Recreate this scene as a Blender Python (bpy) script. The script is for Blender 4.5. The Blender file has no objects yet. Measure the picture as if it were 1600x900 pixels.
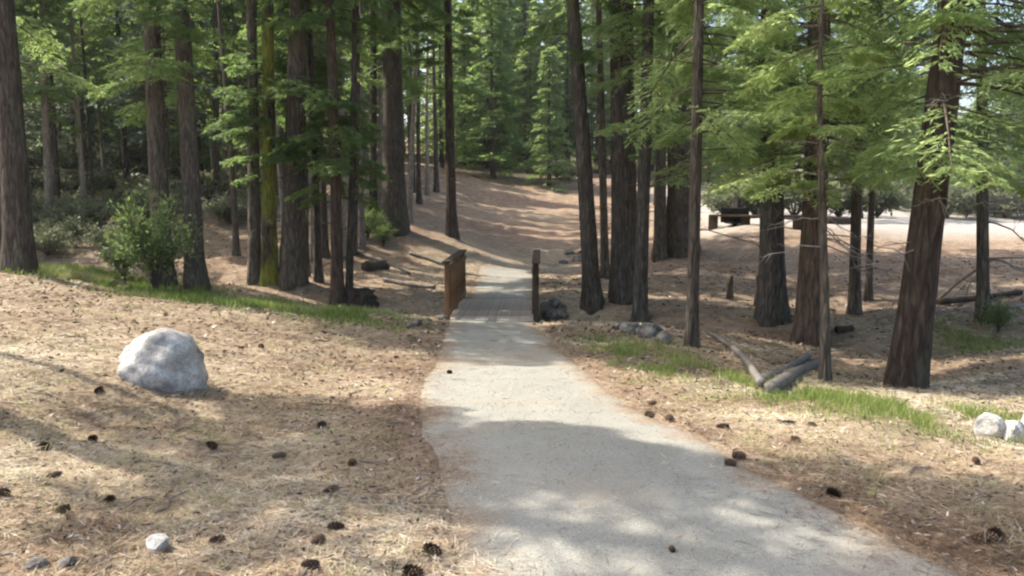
import bpy, math, random
import numpy as np
from mathutils import Vector, Matrix

# ------------------------------------------------------------------ camera, sky, sun, exposure
scene = bpy.context.scene
col = scene.collection
PITCH = math.radians(6.6)
CAMZ = 1.6
FPX = 1250.0                      # focal length for a 1600 px wide frame
cam_d = bpy.data.cameras.new('camera')
cam_d.sensor_width = 36.0
cam_d.lens = 36.0 * FPX / 1600.0
cam_d.clip_start = 0.05
cam_d.clip_end = 2000.0
cam = bpy.data.objects.new('camera', cam_d)
cam.location = (0, 0, CAMZ)
cam.rotation_euler = (math.radians(90) - PITCH, 0, 0)
col.objects.link(cam)
scene.camera = cam

SUN_EL = math.radians(50)
SHX, SHY = 0.93, -0.37            # where shadows fall on the ground
_n = math.hypot(SHX, SHY); SHX /= _n; SHY /= _n
to_sun = Vector((-SHX * math.cos(SUN_EL), -SHY * math.cos(SUN_EL), math.sin(SUN_EL)))
world = bpy.data.worlds.new('World')
scene.world = world
world.use_nodes = True
wn = world.node_tree.nodes
sky = wn.new('ShaderNodeTexSky')
sky.sky_type = 'NISHITA'
sky.sun_disc = False
sky.sun_elevation = SUN_EL
sky.sun_rotation = math.atan2(to_sun.x, to_sun.y)
sky.air_density = 1.0
sky.dust_density = 4.0
wn['Background'].inputs['Strength'].default_value = 0.15
world.node_tree.links.new(sky.outputs[0], wn['Background'].inputs['Color'])
sun_d = bpy.data.lights.new('sun', 'SUN')
sun_d.energy = 3.8
sun_d.angle = math.radians(0.55)
sun_d.color = (1.0, 0.94, 0.84)
sun = bpy.data.objects.new('sun', sun_d)
sun.rotation_euler = to_sun.to_track_quat('Z', 'Y').to_euler()
sun.location = (-20, 10, 40)
col.objects.link(sun)
scene.view_settings.view_transform = 'Standard'
scene.view_settings.look = 'None'
scene.view_settings.gamma = 1.0
scene.view_settings.use_curve_mapping = False
scene.view_settings.exposure = 1.4
scene.render.engine = 'CYCLES'
scene.cycles.use_denoising = True
scene.cycles.max_bounces = 8
scene.cycles.diffuse_bounces = 6
scene.cycles.glossy_bounces = 2
scene.cycles.transmission_bounces = 5
scene.cycles.caustics_reflective = False
scene.cycles.caustics_refractive = False
scene.cycles.filter_width = 2.3

R = np.random.default_rng(11)
rnd = random.Random(5)

# ------------------------------------------------------------------ terrain shape
def ray(px, py):
    dx = (px - 800) / FPX; dy = -(py - 450) / FPX
    f = np.array([0, math.cos(PITCH), -math.sin(PITCH)]); u = np.array([0, math.sin(PITCH), math.cos(PITCH)])
    return f + dx * np.array([1., 0, 0]) + dy * u
def at(px, py, Y):
    d = ray(px, py); t = Y / d[1]
    return np.array([d[0] * t, Y, CAMZ + d[2] * t])

ctl = [at(*c) for c in [
    (1000, 900, 3.2), (885, 700, 4.65), (795, 600, 7.75), (780, 548, 10.8), (770, 500, 14.9), (700, 500, 14.9), (850, 500, 14.9),
    (300, 890, 3.35), (100, 880, 3.2), (300, 700, 4.85), (50, 700, 4.6), (0, 560, 7.0), (240, 605, 6.8), (400, 520, 9.5),
    (600, 560, 9.5), (620, 500, 13.5), (400, 475, 14), (200, 455, 14), (50, 432, 14), (-250, 420, 13),
    (540, 470, 17), (420, 440, 18), (300, 450, 16), (560, 420, 22), (617, 360, 26), (706, 370, 27), (450, 330, 30),
    (350, 280, 40), (150, 260, 45), (100, 330, 30), (100, 380, 22), (-300, 330, 26), (-500, 260, 45),
    (775, 456, 19.2), (785, 430, 23), (800, 402, 28), (840, 345, 38), (780, 300, 48), (780, 268, 60), (900, 270, 58), (650, 265, 52),
    (1000, 640, 6.6), (1250, 620, 7.2), (1500, 660, 5.9), (1300, 771, 4.2), (1500, 850, 3.5), (1750, 800, 4.0), (930, 530, 12),
    (1080, 540, 11), (1415, 600, 11.3), (1265, 535, 13), (1200, 500, 15), (1000, 505, 14), (925, 478, 16), (980, 470, 17),
    (1065, 395, 25), (945, 435, 20), (1335, 490, 16), (1535, 500, 14), (1600, 570, 10), (1180, 357, 27), (1400, 350, 32),
    (1416, 618, 8.6), (1300, 592, 9.4), (1500, 616, 8.8), (1180, 575, 9.6), (1600, 352, 31), (1300, 400, 24), (1500, 420, 20), (1100, 345, 38), (1400, 341, 50), (1700, 338, 60)]]
ctl += [np.array(c, float) for c in [
    (1.5, 0, .1), (0, -6, .35), (6, -3, .2), (-5, -3, .5), (-9, 5, .6), (-14, 9, .9), (12, 6, -.4), (14, 12, -.8), (18, 22, 0),
    (0, 95, 7), (-60, 90, 10), (60, 95, 2.5), (0, 300, 16), (-280, 100, 16), (280, 100, 2), (280, -280, 0), (-280, -280, 4),
    (150, 300, 6), (-150, 300, 20), (-40, 20, 4), (45, 20, 0), (0, -40, 1)]]
ctl = np.array(ctl)
def tps_phi(r2):
    return 0.5 * r2 * np.log(r2 + 1e-9)
_P = ctl[:, :2] / 10.0
_d2 = ((_P[:, None] - _P[None]) ** 2).sum(-1)
_n = len(_P)
_A = np.zeros((_n + 3, _n + 3)); _A[:_n, :_n] = tps_phi(_d2) + 0.004 * np.eye(_n)
_A[:_n, _n] = 1
_A[:_n, _n + 1:] = _P; _A[_n, :_n] = 1; _A[_n + 1:, :_n] = _P.T
_W = np.linalg.solve(_A, np.concatenate([ctl[:, 2], np.zeros(3)]))
def tps(x, y):
    x = np.asarray(x, float) / 10; y = np.asarray(y, float) / 10
    out = _W[_n] + _W[_n + 1] * x + _W[_n + 2] * y
    for (cx, cy), w in zip(_P, _W[:_n]):
        out = out + w * tps_phi((x - cx) ** 2 + (y - cy) ** 2)
    return out
_tab = np.random.default_rng(3).random((256, 256))
def noise(x, y, s, seed=0):
    x = np.asarray(x, float) / s + seed * 17.3; y = np.asarray(y, float) / s + seed * 9.1
    xi = np.floor(x).astype(int); yi = np.floor(y).astype(int)
    fx = x - xi; fy = y - yi
    fx = fx * fx * (3 - 2 * fx); fy = fy * fy * (3 - 2 * fy)
    g = lambda a, b: _tab[a & 255, b & 255]
    return (g(xi, yi) * (1 - fx) + g(xi + 1, yi) * fx) * (1 - fy) + (g(xi, yi + 1) * (1 - fx) + g(xi + 1, yi + 1) * fx) * fy - .5
def sstep(a, b, v):
    t = np.clip((v - a) / (b - a), 0, 1)
    return t * t * (3 - 2 * t)
# the trodden path: its two edges as functions of y (metres)
PY = np.array([-3., 0, 2.0, 2.7, 3.2, 3.6, 4.1, 4.6, 5.2, 6.2, 7.7, 10.5, 13, 15, 18, 20, 24, 28, 31, 35, 40, 46])
PL = np.array([2.2, 1.1, .1, -.16, -.27, -.34, -.42, -.50, -.64, -.80, -.93, -1.02, -1.12, -1.22, -1.03, -1.05, -1.05, -.95, -.6, .2, 1.6, 4.0])
PR = np.array([5.2, 4.1, 2.85, 2.32, 2.0, 1.82, 1.62, 1.46, 1.33, 1.17, .98, .78, .55, .48, .62, .62, .72, .95, 1.5, 2.6, 4.4, 7.2])
def path_lr(y):
    return np.interp(y, PY, PL), np.interp(y, PY, PR)
def path_out(x, y):               # signed distance outside the path edge (negative inside)
    l, r = path_lr(y)
    return np.maximum(l - x, x - r)
CREEK = np.array([(-40, 21), (-14, 19), (-7, 18.4), (-3, 17.3), (-.3, 16.4), (2, 15.6), (4, 14.6), (7, 13.2), (12, 12), (40, 8)], float)
def creek_d(x, y):
    best = np.full(np.shape(x), 1e9)
    for (x0, y0), (x1, y1) in zip(CREEK[:-1], CREEK[1:]):
        dx, dy = x1 - x0, y1 - y0
        t = np.clip(((x - x0) * dx + (y - y0) * dy) / (dx * dx + dy * dy), 0, 1)
        best = np.minimum(best, np.hypot(x - x0 - t * dx, y - y0 - t * dy))
    return best
def H(x, y):
    x = np.asarray(x, float); y = np.asarray(y, float)
    z = tps(x, y)
    off = sstep(0.0, 1.0, path_out(x, y)) * (1 - sstep(46, 60, y)) + sstep(46, 60, y)
    rr = np.hypot(x, y)
    b = .10 * noise(x, y, 1.7, 1) + .05 * noise(x, y, .6, 2) + .05 * noise(x, y, .22, 3) + .02 * noise(x, y, .1, 6) + sstep(14, 30, rr) * .35 * noise(x, y, 5, 4)
    z = z + b * (0.12 + .88 * off)
    cd = creek_d(x, y)
    z = z - (.30 + .45 * np.exp(-((x + .3) / 2.5) ** 2)) * np.exp(-(cd / .75) ** 2)
    # mound behind the boulder
    z = z + .14 * np.exp(-(((x + 3.9) / 1.4) ** 2 + ((y - 6.3) / .8) ** 2)) + .07 * np.exp(-(((x + 3.05) / .55) ** 2 + ((y - 6.75) / .5) ** 2))
    return z
def spot(px, py):
    d = ray(px, py)
    t = np.concatenate([np.arange(2, 30, .01), np.arange(30, 140, .05)])
    x, y, z = d[0] * t, d[1] * t, CAMZ + d[2] * t
    below = z < H(x, y)
    i = int(np.argmax(below)) if below.any() else len(t) - 1
    return np.array([x[i], y[i], float(H(x[i], y[i]))])

# ------------------------------------------------------------------ materials
def rgb(c, a=1.0):
    return (c[0], c[1], c[2], a)
class NT:
    def __init__(s, name):
        s.m = bpy.data.materials.new(name); s.m.use_nodes = True
        s.t = s.m.node_tree; s.n = s.t.nodes; s.b = s.n['Principled BSDF']; s.out = s.n['Material Output']
    def new(s, typ, **kw):
        n = s.n.new(typ)
        for k, v in kw.items():
            if k.startswith('i_'):
                n.inputs[k[2:].replace('_', ' ')].default_value = v
            else:
                setattr(n, k, v)
        return n
    def link(s, a, b): s.t.links.new(a, b)
    def coord(s, scale=(1, 1, 1), kind='Object'):
        tc = s.new('ShaderNodeTexCoord'); mp = s.new('ShaderNodeMapping'); mp.inputs['Scale'].default_value = scale
        s.link(tc.outputs[kind], mp.inputs[0]); return mp.outputs[0]
    def noise(s, vec, scale, detail=4, rough=.55, dist=0):
        n = s.new('ShaderNodeTexNoise'); n.inputs['Scale'].default_value = scale; n.inputs['Detail'].default_value = detail
        n.inputs['Roughness'].default_value = rough; n.inputs['Distortion'].default_value = dist
        if vec is not None: s.link(vec, n.inputs['Vector'])
        return n.outputs['Fac']
    def ramp(s, fac, stops):
        n = s.new('ShaderNodeValToRGB'); e = n.color_ramp.elements
        while len(e) < len(stops): e.new(.5)
        for k, (p, c) in enumerate(stops): e[k].position = p; e[k].color = rgb(c)
        s.link(fac, n.inputs[0]); return n.outputs[0]
    def mix(s, fac, a, b, mode='MIX'):
        n = s.new('ShaderNodeMix', data_type='RGBA', blend_type=mode)
        for i, v in ((0, fac), (6, a), (7, b)):
            if isinstance(v, (int, float)): n.inputs[i].default_value = v
            elif isinstance(v, tuple): n.inputs[i].default_value = rgb(v)
            else: s.link(v, n.inputs[i])
        return n.outputs[2]
    def bump(s, h, strength=.5, dist=.02):
        n = s.new('ShaderNodeBump'); n.inputs['Strength'].default_value = strength; n.inputs['Distance'].default_value = dist
        s.link(h, n.inputs['Height']); s.link(n.outputs[0], s.b.inputs['Normal'])
    def attr(s, name):
        n = s.new('ShaderNodeAttribute'); n.attribute_name = name; return n
    def finish(s, color=None, rough=.9, spec=.2):
        if color is not None:
            if isinstance(color, tuple): s.b.inputs['Base Color'].default_value = rgb(color)
            else: s.link(color, s.b.inputs['Base Color'])
        s.b.inputs['Roughness'].default_value = rough; s.b.inputs['Specular IOR Level'].default_value = spec
        return s.m

def mat_ground():
    t = NT('forest_floor'); v = t.coord()
    big = t.noise(v, .55, 5, .6); mid = t.noise(v, 2.6, 6, .7, .6); fine = t.noise(v, 22, 4, .7, .8); clod = t.noise(v, 8.5, 5, .7, 1.0)
    st1 = t.noise(t.coord((9, 70, 20)), 1.0, 3, .6, 1.2); st2 = t.noise(t.coord((64, 11, 20)), 1.0, 3, .6, 1.2)
    base = t.ramp(mid, [(.28, (.105, .076, .052)), (.44, (.215, .158, .106)), (.57, (.33, .257, .172)), (.74, (.47, .405, .29))])
    red = t.ramp(big, [(.35, (.22, .146, .10)), (.53, (.33, .252, .168)), (.68, (.46, .395, .27))])
    c = t.mix(1.0, t.mix(.5, base, red), (.86, .86, .86), 'MULTIPLY')
    c = t.mix(t.ramp(clod, [(.36, (1, 1, 1)), (.5, (0, 0, 0))]), c, t.mix(.62, c, (.095, .065, .047)))
    c = t.mix(t.ramp(clod, [(.55, (0, 0, 0)), (.68, (1, 1, 1))]), c, t.mix(.55, c, (.55, .48, .37)))
    streak = t.mix(.5, st1, st2)
    c = t.mix(t.ramp(streak, [(.44, (0, 0, 0)), (.58, (1, 1, 1))]), c, t.mix(.35, c, (.58, .46, .30)))
    c = t.mix(t.ramp(fine, [(.3, (1, 1, 1)), (.48, (0, 0, 0))]), c, t.mix(.5, c, (.10, .066, .043)))
    a = t.attr('zone'); sp = t.new('ShaderNodeSeparateColor'); t.link(a.outputs['Color'], sp.inputs[0])
    sand = t.ramp(fine, [(.3, (.29, .26, .225)), (.7, (.43, .395, .345))])
    c = t.mix(sp.outputs[0], c, sand)
    c = t.mix(sp.outputs[1], c, t.ramp(fine, [(.3, (.05, .06, .02)), (.7, (.13, .14, .05))]))
    c = t.mix(sp.outputs[2], c, t.ramp(mid, [(.3, (.12, .081, .057)), (.52, (.235, .16, .11)), (.7, (.36, .262, .18))]))
    t.bump(t.mix(.4, t.mix(.5, fine, streak), clod), 1.0, .05)
    return t.finish(c, .95, .1)
def mat_path():
    t = NT('decomposed_granite'); v = t.coord()
    mid = t.noise(v, 2.2, 5, .6); fine = t.noise(v, 60, 3, .7); grit = t.noise(v, 190, 2, .6); lo = t.noise(v, .7, 3, .5)
    c = t.ramp(mid, [(.3, (.245, .238, .205)), (.7, (.325, .316, .272))])
    c = t.mix(t.ramp(fine, [(.35, (0, 0, 0)), (.7, (1, 1, 1))]), t.mix(.55, c, (.17, .163, .14)), c)
    c = t.mix(t.ramp(grit, [(.55, (0, 0, 0)), (.68, (1, 1, 1))]), c, (.45, .43, .365))
    c = t.mix(t.ramp(grit, [(.3, (1, 1, 1)), (.4, (0, 0, 0))]), c, (.16, .15, .125))
    c = t.mix(t.ramp(lo, [(.5, (0, 0, 0)), (.72, (1, 1, 1))]), c, t.mix(.45, c, (.36, .27, .18)))
    a = t.attr('zone'); sp = t.new('ShaderNodeSeparateColor'); t.link(a.outputs['Color'], sp.inputs[0])
    c = t.mix(sp.outputs[0], c, t.ramp(fine, [(.35, (.17, .12, .082)), (.65, (.32, .25, .175))]))
    t.bump(t.mix(.6, fine, grit), .55, .012)
    return t.finish(c, .95, .15)
def mat_bark(name, dark, mid, light, moss=0.0, plates=3.0):
    t = NT(name); v = t.coord((7, 7, 1.5)); v2 = t.coord((1, 1, .16))
    n1 = t.noise(v, 2.4, 6, .65, .6)
    vo = t.new('ShaderNodeTexVoronoi', feature='DISTANCE_TO_EDGE'); vo.inputs['Scale'].default_value = plates * 4.5; t.link(v2, vo.inputs['Vector'])
    crack = t.ramp(vo.outputs['Distance'], [(.0, (0, 0, 0)), (.16, (1, 1, 1))])
    c = t.ramp(n1, [(.28, dark), (.5, mid), (.74, light)])
    c = t.mix(crack, t.mix(.45, c, dark), c)
    oi = t.new('ShaderNodeObjectInfo')
    br = t.ramp(oi.outputs['Random'], [(0, (.75, .75, .78)), (1, (1.15, 1.08, 1.0))])
    c = t.mix(1.0, c, br, 'MULTIPLY')
    if moss:
        mo = t.ramp(t.noise(t.coord((1.2, 1.2, .5)), 2.2, 4, .6), [(.5 - .22 * moss, (0, 0, 0)), (.62 - .2 * moss, (1, 1, 1))])
        c = t.mix(mo, c, t.ramp(n1, [(.3, (.10, .105, .018)), (.7, (.28, .29, .05))]))
    else:
        mo = t.ramp(t.noise(t.coord((1.5, 1.5, .6)), 1.7, 4, .6), [(.56, (0, 0, 0)), (.72, (1, 1, 1))])
        c = t.mix(mo, c, t.mix(.45, c, (.16, .17, .10)))
    t.bump(t.mix(.5, n1, crack), .9, .04)
    return t.finish(c, .95, .12)
def mat_leaf(name, a, b, trans, tmix=.45, rough=.55):
    t = NT(name)
    at_ = t.attr('tint'); oi = t.new('ShaderNodeObjectInfo')
    c = t.mix(at_.outputs['Fac'], a, b)
    c = t.mix(1.0, c, t.ramp(oi.outputs['Random'], [(0, (.8, .85, .85)), (.5, (1, 1, 1)), (1, (1.2, 1.1, .95))]), 'MULTIPLY')
    tr = t.new('ShaderNodeBsdfTranslucent')
    t.link(t.mix(.35, trans, t.mix(1.0, c, (2.2, 2.2, 2.2), 'MULTIPLY')), tr.inputs['Color'])
    ms = t.new('ShaderNodeMixShader'); ms.inputs[0].default_value = tmix
    t.link(t.b.outputs[0], ms.inputs[1]); t.link(tr.outputs[0], ms.inputs[2]); t.link(ms.outputs[0], t.out.inputs['Surface'])
    return t.finish(c, rough, .3)
def mat_tint(name, stops, rough=.85, spec=.15, trans=0.0):
    t = NT(name); a = t.attr('tint'); c = t.ramp(a.outputs['Fac'], stops)
    if trans:
        tr = t.new('ShaderNodeBsdfTranslucent'); t.link(c, tr.inputs['Color'])
        ms = t.new('ShaderNodeMixShader'); ms.inputs[0].default_value = trans
        t.link(t.b.outputs[0], ms.inputs[1]); t.link(tr.outputs[0], ms.inputs[2]); t.link(ms.outputs[0], t.out.inputs['Surface'])
    return t.finish(c, rough, spec)
def mat_wood(name, dark, light, scale=(18, 18, 1.5), rough=.8):
    t = NT(name); v = t.coord(scale); n1 = t.noise(v, 1.6, 5, .6, .7); n2 = t.noise(t.coord(), 9, 4, .6)
    c = t.ramp(n1, [(.3, dark), (.7, light)])
    oi = t.new('ShaderNodeObjectInfo')
    c = t.mix(1.0, c, t.ramp(oi.outputs['Random'], [(0, (.75, .75, .75)), (1, (1.2, 1.15, 1.1))]), 'MULTIPLY')
    c = t.mix(t.ramp(n2, [(.45, (0, 0, 0)), (.75, (1, 1, 1))]), c, t.mix(.4, c, dark))
    t.bump(n1, .4, .01)
    return t.finish(c, rough, .2)
def mat_rock(name, dark, mid, light, scale=8.0):
    t = NT(name); v = t.coord(); n1 = t.noise(v, scale, 6, .65, .3); n2 = t.noise(v, scale * 9, 4, .7); n3 = t.noise(v, scale * .4, 3, .5)
    c = t.ramp(n1, [(.34, dark), (.5, mid), (.66, light)])
    c = t.mix(t.ramp(n2, [(.36, (1, 1, 1)), (.5, (0, 0, 0))]), c, t.mix(.7, c, dark))
    c = t.mix(t.ramp(t.noise(v, scale * 3, 5, .7, 1.5), [(.36, (1, 1, 1)), (.42, (0, 0, 0))]), c, t.mix(.55, c, (.08, .08, .06)))
    c = t.mix(t.ramp(n3, [(.5, (0, 0, 0)), (.7, (1, 1, 1))]), c, t.mix(.4, c, (.33, .27, .2)))
    t.bump(t.mix(.5, n1, n2), .8, .02)
    return t.finish(c, .9, .2)

M = dict(
    ground=mat_ground(), path=mat_path(),
    bark_grey=mat_bark('bark_grey', (.036, .031, .026), (.105, .091, .074), (.215, .19, .16)),
    bark_brown=mat_bark('bark_brown', (.032, .027, .022), (.092, .077, .062), (.19, .163, .134)),
    bark_red=mat_bark('bark_red', (.034, .025, .019), (.098, .07, .053), (.19, .143, .112), plates=2.2),
    bark_moss=mat_bark('bark_moss', (.03, .026, .018), (.09, .075, .05), (.18, .15, .1), moss=.42),
    bark_dark=mat_bark('bark_dark', (.02, .016, .0135), (.055, .043, .036), (.115, .092, .077), plates=2.2),
    bark_pale=mat_bark('bark_pale', (.12, .10, .085), (.28, .25, .215), (.44, .40, .35)),
    fir=mat_leaf('fir_needles', (.045, .082, .03), (.135, .195, .066), (.33, .48, .13), .48),
    pine=mat_leaf('pine_needles', (.068, .112, .042), (.19, .25, .092), (.42, .55, .17), .5),
    cedar=mat_leaf('cedar_sprays', (.085, .135, .052), (.25, .325, .13), (.56, .69, .28), .56),
    bluish=mat_leaf('bluish_needles', (.055, .085, .062), (.15, .185, .13), (.24, .30, .18), .4),
    shrub=mat_leaf('shrub_leaves', (.05, .08, .03), (.14, .18, .07), (.26, .36, .1), .42),
    sage=mat_leaf('sage_leaves', (.085, .098, .06), (.21, .22, .135), (.3, .33, .18), .35),
    twig=mat_wood('twig_wood', (.05, .038, .03), (.14, .11, .085)),
    deadwood=mat_wood('dead_wood', (.17, .15, .13), (.40, .37, .33)),
    rail=mat_wood('brown_stained_timber', (.115, .06, .03), (.25, .14, .072)),
    rail_dark=mat_wood('dark_weathered_timber', (.032, .022, .014), (.085, .06, .04)),
    deck=mat_wood('deck_timber', (.22, .185, .15), (.42, .37, .31), (1.5, 18, 18)),
    log=mat_wood('weathered_log', (.075, .065, .057), (.25, .225, .2), (2, 14, 14)),
    log_grey=mat_wood('bleached_log', (.06, .056, .05), (.23, .215, .195), (3, 16, 16)),
    boulder=mat_rock('granite', (.17, .163, .15), (.40, .386, .355), (.60, .585, .55)),
    rock=mat_rock('dull_stone', (.06, .054, .046), (.16, .146, .125), (.30, .28, .245)),
    white_rock=mat_rock('white_quartz', (.20, .19, .17), (.46, .45, .42), (.64, .63, .60)),
    iron=mat_wood('rusty_iron', (.012, .011, .01), (.035, .028, .024)),
    cone=mat_tint('cone_scales', [(0, (.04, .025, .018)), (.5, (.12, .075, .05)), (1, (.30, .21, .14))], .8),
    needles=mat_tint('dry_needles', [(0, (.10, .06, .038)), (.35, (.25, .16, .10)), (.7, (.41, .315, .205)), (1, (.60, .53, .40))], .75, .2, .1),
    grass=mat_tint('grass_blades', [(0, (.075, .12, .024)), (.4, (.19, .27, .055)), (.72, (.34, .37, .12)), (1, (.52, .46, .28))], .6, .3, .4),
    grit=mat_tint('grit', [(0, (.19, .18, .155)), (.5, (.32, .305, .26)), (1, (.56, .54, .48))], .9),
    chips=mat_tint('bark_chips', [(0, (.03, .02, .014)), (.55, (.10, .066, .046)), (.8, (.26, .20, .15)), (1, (.55, .50, .43))], .9),
)

# ------------------------------------------------------------------ mesh helpers
def new_obj(name, me, mat=None, parent=None):
    o = bpy.data.objects.new(name, me)
    if mat is not None and me is not None and not me.materials:
        for m in (mat if isinstance(mat, (list, tuple)) else [mat]): me.materials.append(m)
    col.objects.link(o)
    if parent is not None: o.parent = parent
    return o
def tag(o, label=None, cat=None, group=None, kind=None):
    for k, v in (('label', label), ('category', cat), ('group', group), ('kind', kind)):
        if v: o[k] = v
    return o
def empty(name, loc, rz=0, label=None, cat=None, group=None):
    o = bpy.data.objects.new(name, None); o.empty_display_size = .2
    o.location = loc; o.rotation_euler = (0, 0, rz); col.objects.link(o)
    return tag(o, label, cat, group)
def mesh_np(name, verts, faces, smooth=False, tint=None, color=None, mats=None, midx=None):
    """faces: (n,k) int array, or a list of such arrays with different k"""
    fl = faces if isinstance(faces, list) else [faces]
    fl = [np.asarray(f, np.int32) for f in fl if len(f)]
    me = bpy.data.meshes.new(name)
    verts = np.asarray(verts, np.float32)
    me.vertices.add(len(verts)); me.vertices.foreach_set('co', verts.ravel())
    loops = np.concatenate([f.ravel() for f in fl]); tot = np.concatenate([np.full(len(f), f.shape[1], np.int32) for f in fl])
    me.loops.add(len(loops)); me.loops.foreach_set('vertex_index', loops)
    me.polygons.add(len(tot)); me.polygons.foreach_set('loop_start', np.concatenate([[0], np.cumsum(tot)[:-1]]).astype(np.int32))
    me.polygons.foreach_set('loop_total', tot)
    if smooth: me.polygons.foreach_set('use_smooth', np.ones(len(tot), bool))
    if mats:
        for m in mats: me.materials.append(m)
    if midx is not None: me.polygons.foreach_set('material_index', np.asarray(midx, np.int32))
    me.update(calc_edges=True)
    if tint is not None:
        a = me.attributes.new('tint', 'FLOAT', 'POINT'); a.data.foreach_set('value', np.asarray(tint, np.float32))
    if color is not None:
        a = me.attributes.new('zone', 'FLOAT_COLOR', 'POINT'); a.data.foreach_set('color', np.asarray(color, np.float32).ravel())
    me.validate()
    return me
def grid_faces(nr, nc, wrap=False):
    r = np.arange(nr - 1)[:, None]; c = np.arange(nc if wrap else nc - 1)[None]
    a = r * nc + c; b = r * nc + (c + 1) % nc
    return np.stack([a, b, b + nc, a + nc], -1).reshape(-1, 4)
def tubes(P, rad, n=4):
    """P (m,k,3) polylines, rad (m,k) -> verts, quads"""
    P = np.asarray(P, float); rad = np.asarray(rad, float); m, k, _ = P.shape
    T = np.gradient(P, axis=1); T /= np.linalg.norm(T, axis=2, keepdims=True) + 1e-9
    ref = np.where(np.abs(T[..., 2:3]) > .9, np.array([1., 0, 0]), np.array([0, 0, 1.]))
    A = np.cross(T, ref); A /= np.linalg.norm(A, axis=2, keepdims=True) + 1e-9
    B = np.cross(T, A)
    an = np.arange(n) * 2 * math.pi / n
    V = P[:, :, None] + rad[:, :, None, None] * (A[:, :, None] * np.cos(an)[None, None, :, None] + B[:, :, None] * np.sin(an)[None, None, :, None])
    f = grid_faces(k, n, True)
    F = (f[None] + (np.arange(m) * k * n)[:, None, None]).reshape(-1, 4)
    return V.reshape(-1, 3), F
class Geo:
    """collects pieces of ONE part"""
    def __init__(s): s.v = []; s.f = {}; s.t = []; s.n = 0; s.mi = {}
    def add(s, v, f, tint=.5, mi=0):
        v = np.asarray(v, float); f = np.asarray(f, int)
        s.v.append(v); s.f.setdefault(f.shape[1], []).append(f + s.n); s.mi.setdefault(f.shape[1], []).append(np.full(len(f), mi))
        s.t.append(np.broadcast_to(np.asarray(tint, float), (len(v),))); s.n += len(v)
    def mesh(s, name, mats, smooth=False):
        ks = sorted(s.f)
        return mesh_np(name, np.concatenate(s.v), [np.concatenate(s.f[k]) for k in ks], smooth, np.concatenate(s.t), None, mats, np.concatenate([np.concatenate(s.mi[k]) for k in ks]))
def kites(b, d, nrm, ln, wd, bend=.12):
    """leaf shaped quads: base b, direction d, normal nrm, length, width"""
    d = d / (np.linalg.norm(d, axis=1, keepdims=True) + 1e-9)
    s = np.cross(d, nrm); s /= np.linalg.norm(s, axis=1, keepdims=True) + 1e-9
    u = np.cross(s, d)
    ln = np.broadcast_to(ln, (len(b),))[:, None]; wd = np.broadcast_to(wd, (len(b),))[:, None]
    mid = b + d * ln * .45
    V = np.stack([b, mid + s * wd * .5 - u * ln * bend * .5, b + d * ln - u * ln * bend, mid - s * wd * .5 - u * ln * bend * .5], 1)
    return V.reshape(-1, 3), np.arange(len(b) * 4).reshape(-1, 4)
def box_mesh(name, sx, sy, sz, bev=.006, rng=None):
    """box with chamfered vertical and horizontal edges, centred in x,y,z"""
    import bmesh
    bm = bmesh.new(); bmesh.ops.create_cube(bm, size=1)
    bmesh.ops.scale(bm, vec=(sx, sy, sz), verts=bm.verts)
    if bev: bmesh.ops.bevel(bm, geom=list(bm.edges), offset=bev, segments=1, affect='EDGES')
    me = bpy.data.meshes.new(name); bm.to_mesh(me); bm.free(); return me

# ------------------------------------------------------------------ ground and path
def axis(*segs):
    out = []
    for a, b, st in segs: out.append(np.arange(a, b, st))
    return np.concatenate(out)
def geo_axis(a, b, n):
    t = np.linspace(0, 1, n); return a + (b - a) * t ** 2.2
gx = np.concatenate([-geo_axis(24, 320, 34)[::-1], axis((-23.8, -8, .22), (-8, 8, .065), (8, 24, .22)), geo_axis(24, 320, 34)])
gy = np.concatenate([-geo_axis(8, 320, 22)[::-1], axis((-7.6, 1.6, .3), (1.6, 12, .055), (12, 30, .12), (30, 72, .45)), geo_axis(72, 420, 40)])
GX, GY = np.meshgrid(gx, gy)
GZ = H(GX, GY)
inside = sstep(-.02, -.16, path_out(GX, GY)) * (GY < 24)
GZ = GZ - .05 * inside
# zone masks: sandy clearing, grassy soil, duff brown hillside
def blob(x, y, pts, s):
    out = np.zeros(np.shape(x))
    for (cx, cy) in pts: out = np.maximum(out, np.exp(-((x - cx) ** 2 + (y - cy) ** 2) / (s * s)))
    return out
sandz = sstep(24, 29, GY + 3 * noise(GX, GY, 4, 5)) * sstep(4.5, 8.5, GX + 2 * noise(GX, GY, 3, 6) - .12 * (GY - 28))
sandz = sandz * (1 - sstep(56, 66, GY))
Lgrass = [tuple(spot(*p)[:2]) for p in [(90, 425), (150, 436), (220, 450), (300, 466), (380, 478), (460, 487), (530, 492), (590, 500)]]
Rgrass = [tuple(spot(*p)[:2]) for p in [(940, 535), (1000, 560), (1070, 580), (1140, 600), (1210, 615), (1290, 628), (1370, 640), (1450, 650), (1520, 664), (1560, 540), (1500, 520)]]
def grassness(x, y):
    return np.maximum(blob(x, y, Lgrass, .95), blob(x, y, Rgrass, .62))
greenz = np.clip(grassness(GX, GY) * 1.1 + .5 * noise(GX, GY, .5, 7), 0, 1) * .6
greenz = greenz * (grassness(GX, GY) > .1)
duff = sstep(26, 34, GY) * (1 - sandz) * np.clip(.75 + noise(GX, GY, 3, 8), 0, 1)
duff = np.maximum(duff, .85 * sstep(7.5, 10.5, GY + .5 * (GX - 4)) * sstep(1.2, 3, GX) * (1 - sandz) * np.clip(.85 + noise(GX, GY, 1.5, 9), 0, 1))
duff = np.maximum(duff, .85 * sstep(14.5, 17.5, GY + .35 * GX + 1.5) * sstep(-1.5, -3.5, GX) * np.clip(.75 + noise(GX, GY, 2, 10), 0, 1))
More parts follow.
